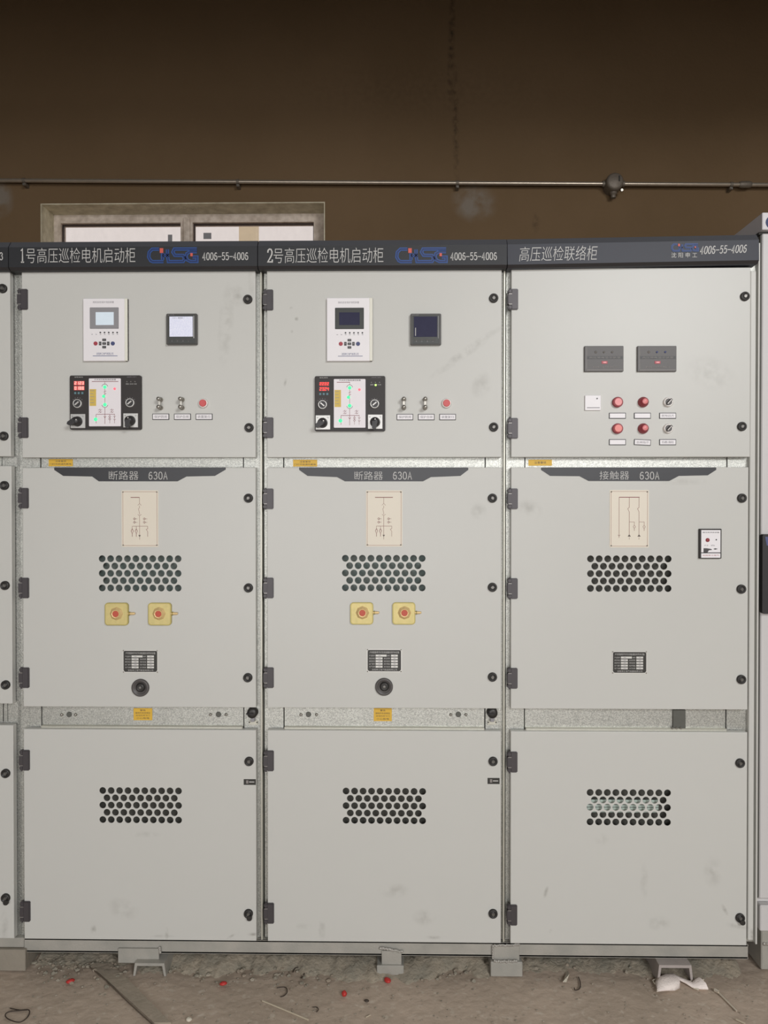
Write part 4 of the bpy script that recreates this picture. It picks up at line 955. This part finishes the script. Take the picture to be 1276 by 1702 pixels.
ufoot(1092, 1594, 1152, YB - .035, .3, 'cast', lab='pinkish grey inverted channel foot')
M['strip'] = mat('dusty_steel_strip', (170, 157, 140), .85, 0, .1, 12, .3, 60, rgb2=(156, 145, 129))
xl2 = P(45, 1595, YB)[0]; b = MB(); b.box(xl_, P(41.5, 1575, YB)[0] - .003, YB - .002, 1.3, zz(1583.5), zz(1567) - .001, 'steel', .0015)
o = b.build('base_channel'); tag(o, 'short grey steel channel directly under the cabinet at the left edge', 'steel frame')
b = MB(); b.box(xl_, xl2, YB - .012, .35, .001, zz(1584) - .001, 'dusty_block', .002); tag(b.build('support_channel'), 'pinkish grey steel block on the floor at the left edge, below the short channel', 'steel block')

# ================================================================== FLOOR CLUTTER
def bit(name, px, py, sx, sy, sz, rot, label, group=None, key='red_plug', cat='plastic scrap'):
    c = F(px, py); b = MB(); m_ = bmesh.new(); bmesh.ops.create_icosphere(m_, subdivisions=2, radius=1)
    rr = random.Random(int(px))
    for v in m_.verts: v.co *= 1 + .18 * (rr.random() - .5); v.co.z = max(v.co.z, -.75)
    bmesh.ops.scale(m_, vec=(sx, sy, sz), verts=m_.verts); bmesh.ops.rotate(m_, matrix=Matrix.Rotation(rot, 3, 'Z'), verts=m_.verts)
    bmesh.ops.translate(m_, vec=(c.x, c.y, sz * .78), verts=m_.verts); b.bm(m_, key, True)
    tag(b.build(name), label, cat, group)
RG = 'red plastic scraps on the floor'
bit('plastic_scrap', 117, 1633, .014, .009, .006, .5, 'red plastic scrap lying on the floor left of the diagonal groove', RG)
bit('plastic_scrap', 371, 1637, .012, .008, .006, .2, 'red plastic scrap on the floor right of the plate-and-channel foot', RG)
bit('plastic_scrap', 572, 1655, .008, .010, .009, .3, 'rounded orange-red plastic plug on the open floor before the middle cabinet', RG)
bit('plastic_scrap', 644, 1632, .010, .014, .007, .6, 'orange-red plastic scrap touching the narrow block foot', RG)
bit('pebble', 609, 1665, .008, .005, .004, -.2, 'tiny dark pebble on the floor right of the orange-red plug', None, 'wire', 'pebble')
bit('pebble', 314, 1697, .009, .008, .006, -.2, 'small pale pebble on the floor near the bottom edge', None, 'rag_dim', 'pebble')
def wire(name, pts, r, label, key='wire', cat='wire', n=8, z=None, group=None):
    V = [F(px, py) for px, py in pts]; out = []
    for i in range(len(V) - 1):                         # Catmull-Rom through the measured points
        p0, p1, p2, p3 = V[max(i - 1, 0)], V[i], V[i + 1], V[min(i + 2, len(V) - 1)]
        for k in range(5):
            t_ = k / 5; out.append(.5 * ((2 * p1) + (p2 - p0) * t_ + (2 * p0 - 5 * p1 + 4 * p2 - p3) * t_ * t_ + (3 * p1 - p0 - 3 * p2 + p3) * t_ ** 3))
    out.append(V[-1]); hh = z or (lambda t_: 0)
    out = [Vector((p.x, p.y, r + .0005 + hh(i / (len(out) - 1)))) for i, p in enumerate(out)]
    return tag(MB().tube(out, r, key, n).build(name), label, cat, group)
WG = 'bent wire offcuts on the floor'
wire('wire_offcut', [(17, 1677), (33, 1680), (48, 1680), (47, 1690), (34, 1700), (18, 1697), (9, 1690), (15, 1683), (45, 1680)], .0016, 'loop of dark wire on the floor at the lower left corner', group=WG)
wire('wire_offcut', [(460, 1643), (474, 1642), (477, 1650), (472, 1656), (466, 1658)], .0016, 'hook-shaped dark wire on the floor above the long pale stick', group=WG)
wire('wire_offcut', [(487, 1617), (491, 1610), (500, 1609), (506, 1615), (504, 1623), (500, 1627)], .0016, 'round dark wire hook lying at the rubble under the middle cabinet', group=WG)
wire('wire_offcut', [(519, 1675), (526, 1675), (529, 1679), (526, 1683)], .0014, 'smallest curl of dark wire, at the right end of the pale stick', group=WG)
wire('wire_offcut', [(961, 1625), (964, 1634), (963, 1644), (956, 1647), (954, 1643)], .0016, 'thin dark wire hook on the floor below the right cabinet', group=WG)
wire('wire_offcut', [(1153, 1612), (1155, 1602), (1168, 1598), (1177, 1603), (1176, 1611), (1168, 1614)], .0018, 'dark wire ring beside the pinkish grey channel foot', group=WG)
wire('pale_stick', [(436, 1665), (470, 1679), (513, 1697)], .0024, 'long thin pale stick lying on the floor', 'stick', 'stick')
wire('wood_splinter', [(608, 1692), (616, 1688)], .0018, 'tiny pale splinter on the floor near the bottom edge', 'stick', 'splinter')
# shiny rod with a head
p0, p1 = F(1194, 1652), F(1224, 1682)
r = thing('metal_rod', 'shiny thin metal rod with a small head on the floor at right', 'metal rod', (p0.x, p0.y, 0))
MB().tube([p0 + Vector((0, 0, .004)), p1 + Vector((0, 0, .003))], [.0035, .0028], 'bolt', 10).build('shaft', r)
MB().tube([p0 + Vector((-.008, .010, .006)), p0 + Vector((0, 0, .006))], [.0055, .0055], 'bolt', 12).build('rod_head', r)
wire('wood_splinter', [(1223, 1696), (1238, 1703)], .0028, 'short pale splinter at the bottom edge near the shiny rod', 'stick', 'splinter')
# paper scrap
p = [F(943, 1614), F(946, 1624), F(941, 1634), F(935, 1637), F(938, 1626)]
b = MB(); vs_ = [v + Vector((0, 0, .004 + .006 * (i % 2))) for i, v in enumerate(p)]; vs2 = [v - Vector((0, 0, .0012)) for v in vs_]
b.add(vs_ + vs2, [(0, 1, 2, 3, 4), (9, 8, 7, 6, 5)] + [(i, i + 5, (i + 1) % 5 + 5, (i + 1) % 5) for i in range(5)], 'rag_dim')
tag(b.build('paper_scrap'), 'small pale triangular paper scrap on the floor beside the thin wire hook', 'paper scrap')
# white rag: crumpled cloth with frayed ends
rag = thing('cloth_rag', 'crumpled white rag with frayed strings by the pinkish grey channel foot', 'rag', tuple(F(1115, 1637)))
prof = [((1093, 1651), .003), ((1099, 1644), .020), ((1107, 1639), .030), ((1115, 1634), .030), ((1123, 1630), .018), ((1130, 1631), .008), ((1141, 1636), .008), ((1152, 1642), .014), ((1166, 1638), .026)]
b = MB(); n = 14; vs_, fs = [], []; rr = random.Random(5)
V = [F(*p_[0]) for p_ in prof]
for i, (pp, wd) in enumerate(prof):
    d = (V[min(i + 1, len(V) - 1)] - V[max(0, i - 1)]).normalized(); nn = Vector((-d.y, d.x, 0))
    for k in range(n):
        a_ = 2 * math.pi * k / n; rw = wd * (1 + .35 * (rr.random() - .5)); vs_.append(V[i] + nn * rw * math.cos(a_) + Vector((0, 0, max(.001, .006 + wd * .5 * math.sin(a_) + .003 * rr.random()))))
for i in range(len(prof) - 1):
    for k in range(n): k2 = (k + 1) % n; fs.append((i * n + k, i * n + k2, (i + 1) * n + k2, (i + 1) * n + k))
b.add(vs_, fs, 'rag', True); b.add(vs_[-n:], [tuple(range(n))], 'rag'); b.add(vs_[:n], [tuple(range(n))[::-1]], 'rag'); b.build('cloth', rag)
b = MB()
for pts in ([(1098, 1642), (1088, 1638), (1084, 1633), (1092, 1629), (1102, 1628)], [(1104, 1640), (1096, 1645), (1092, 1651)], [(1130, 1630), (1142, 1637), (1154, 1646), (1161, 1648)], [(1128, 1629), (1145, 1634), (1164, 1634), (1169, 1631)], [(1135, 1632), (1150, 1639), (1166, 1640)], [(1132, 1631), (1146, 1640), (1158, 1646)]):
    b.tube([F(*q_) + Vector((0, 0, .006)) for q_ in pts], .0022, 'rag_dim', 6)
b.build('frayed_strings', rag)
# half-buried steel strip and its groove running diagonally
p_ = [F(148, 1604), F(182, 1604), F(262, 1700), F(292, 1740), F(262, 1740), F(248, 1700)]
def slab(pts, z0, z1, key):
    n = len(pts); b = MB(); b.add([(v.x, v.y, z1) for v in pts] + [(v.x, v.y, z0) for v in pts], [tuple(range(n)), tuple(range(n, 2 * n))[::-1]] + [(i, i + n, (i + 1) % n + n, (i + 1) % n) for i in range(n)], key); return b
M['strip'] = mat('dusty_steel_strip', (170, 157, 140), .85, 0, .1, 12, .3, 60, rgb2=(156, 145, 129))
sA = [F(148, 1603), F(184, 1603), F(228, 1645), F(284, 1702), F(256, 1702)]
tag(slab(sA[::-1], -.004, .0045, 'strip').build('floor_strip'), 'dusty grey strip half buried in the floor running diagonally to the cabinets', 'metal strip')
wire('groove_line', [(146, 1606), (176, 1631), (215, 1669), (258, 1708)], .0018, 'thin dark line standing in for the groove along the diagonal dusty strip', 'groove_dark', 'metal rod')  # added dark rod stands in for the groove beside the strip
# rubble scattered below the base frame: nobody could count it
b = MB(); rr = random.Random(11)
def pebble(x, y, s_, key='rubble'):
    m_ = bmesh.new(); bmesh.ops.create_icosphere(m_, subdivisions=1, radius=s_)
    for v in m_.verts: v.co = Vector((v.co.x * rr.uniform(.7, 1.3), v.co.y * rr.uniform(.7, 1.3), v.co.z * rr.uniform(.4, .8)))
    bmesh.ops.translate(m_, vec=(x, y, s_ * .25), verts=m_.verts); b.bm(m_, key)
def F2(px, py): return F(px, py)
for k in range(560):
    px = rr.choice([rr.gauss(520, 55), rr.gauss(520, 55), rr.gauss(710, 60), rr.gauss(330, 50), rr.uniform(50, 210), rr.uniform(880, 1090)])
    py = 1596 + abs(rr.gauss(0, 17 if px < 850 else 8)); c = F(px, py)
    if 1085 < px < 1160 or 810 < px < 875 or 620 < px < 676 or 215 < px < 280 or px < 50: continue
    pebble(c.x, c.y, rr.choice([.003, .004, .005, .006, .008]), rr.choice(['rubble', 'rubble', 'mortar_grit']))
for k in range(260):
    px, py = rr.uniform(0, 1276), rr.uniform(1625, 1702); c = F(px, py); pebble(c.x, c.y, rr.choice([.0015, .002, .003]), 'rubble')
tag(b.build('rubble'), 'loose grey rubble and grit under the steel plinth', 'rubble', kind='stuff')
# rough mortar bed below the frame
M['mortar'] = mat('crumbling_mortar', (164, 152, 134), .95, 0, .2, 18, .6, 70, rgb2=(138, 132, 118), detail=9)
b = MB(); nx, ny = 260, 14; rr = random.Random(2); xs = [P(48, 1600)[0] + (P(1240, 1600)[0] - P(48, 1600)[0]) * i / nx for i in range(nx + 1)]
vs_ = []; jag = 0
for i, x in enumerate(xs):
    jag += (rr.random() - .5) * .022 - jag * .12
    big = .016 * max(0, math.sin(x * 3.1 + 2.2)) + .012 * max(0, math.sin(x * 7.3)) + .004
    y0_ = .018 - .055 * max(0, math.sin(x * 3.1 + 2.0)) + jag * 1.3
    for j in range(ny + 1):
        e_ = min(1, (j / 5) ** 1.0) * min(1, (ny - j) / 2); vs_.append((x, y0_ + (.30 - y0_) * (j / ny) ** 1.5, -.0075 + e_ * (.006 + big + .012 * rr.random())))
b.add(vs_, [(i * (ny + 1) + j, (i + 1) * (ny + 1) + j, (i + 1) * (ny + 1) + j + 1, i * (ny + 1) + j + 1) for j in range(ny) for i in range(nx)], 'mortar', True)
tag(b.build('mortar_bed'), 'rough crumbling mortar under the long steel plinth', 'mortar', kind='stuff')
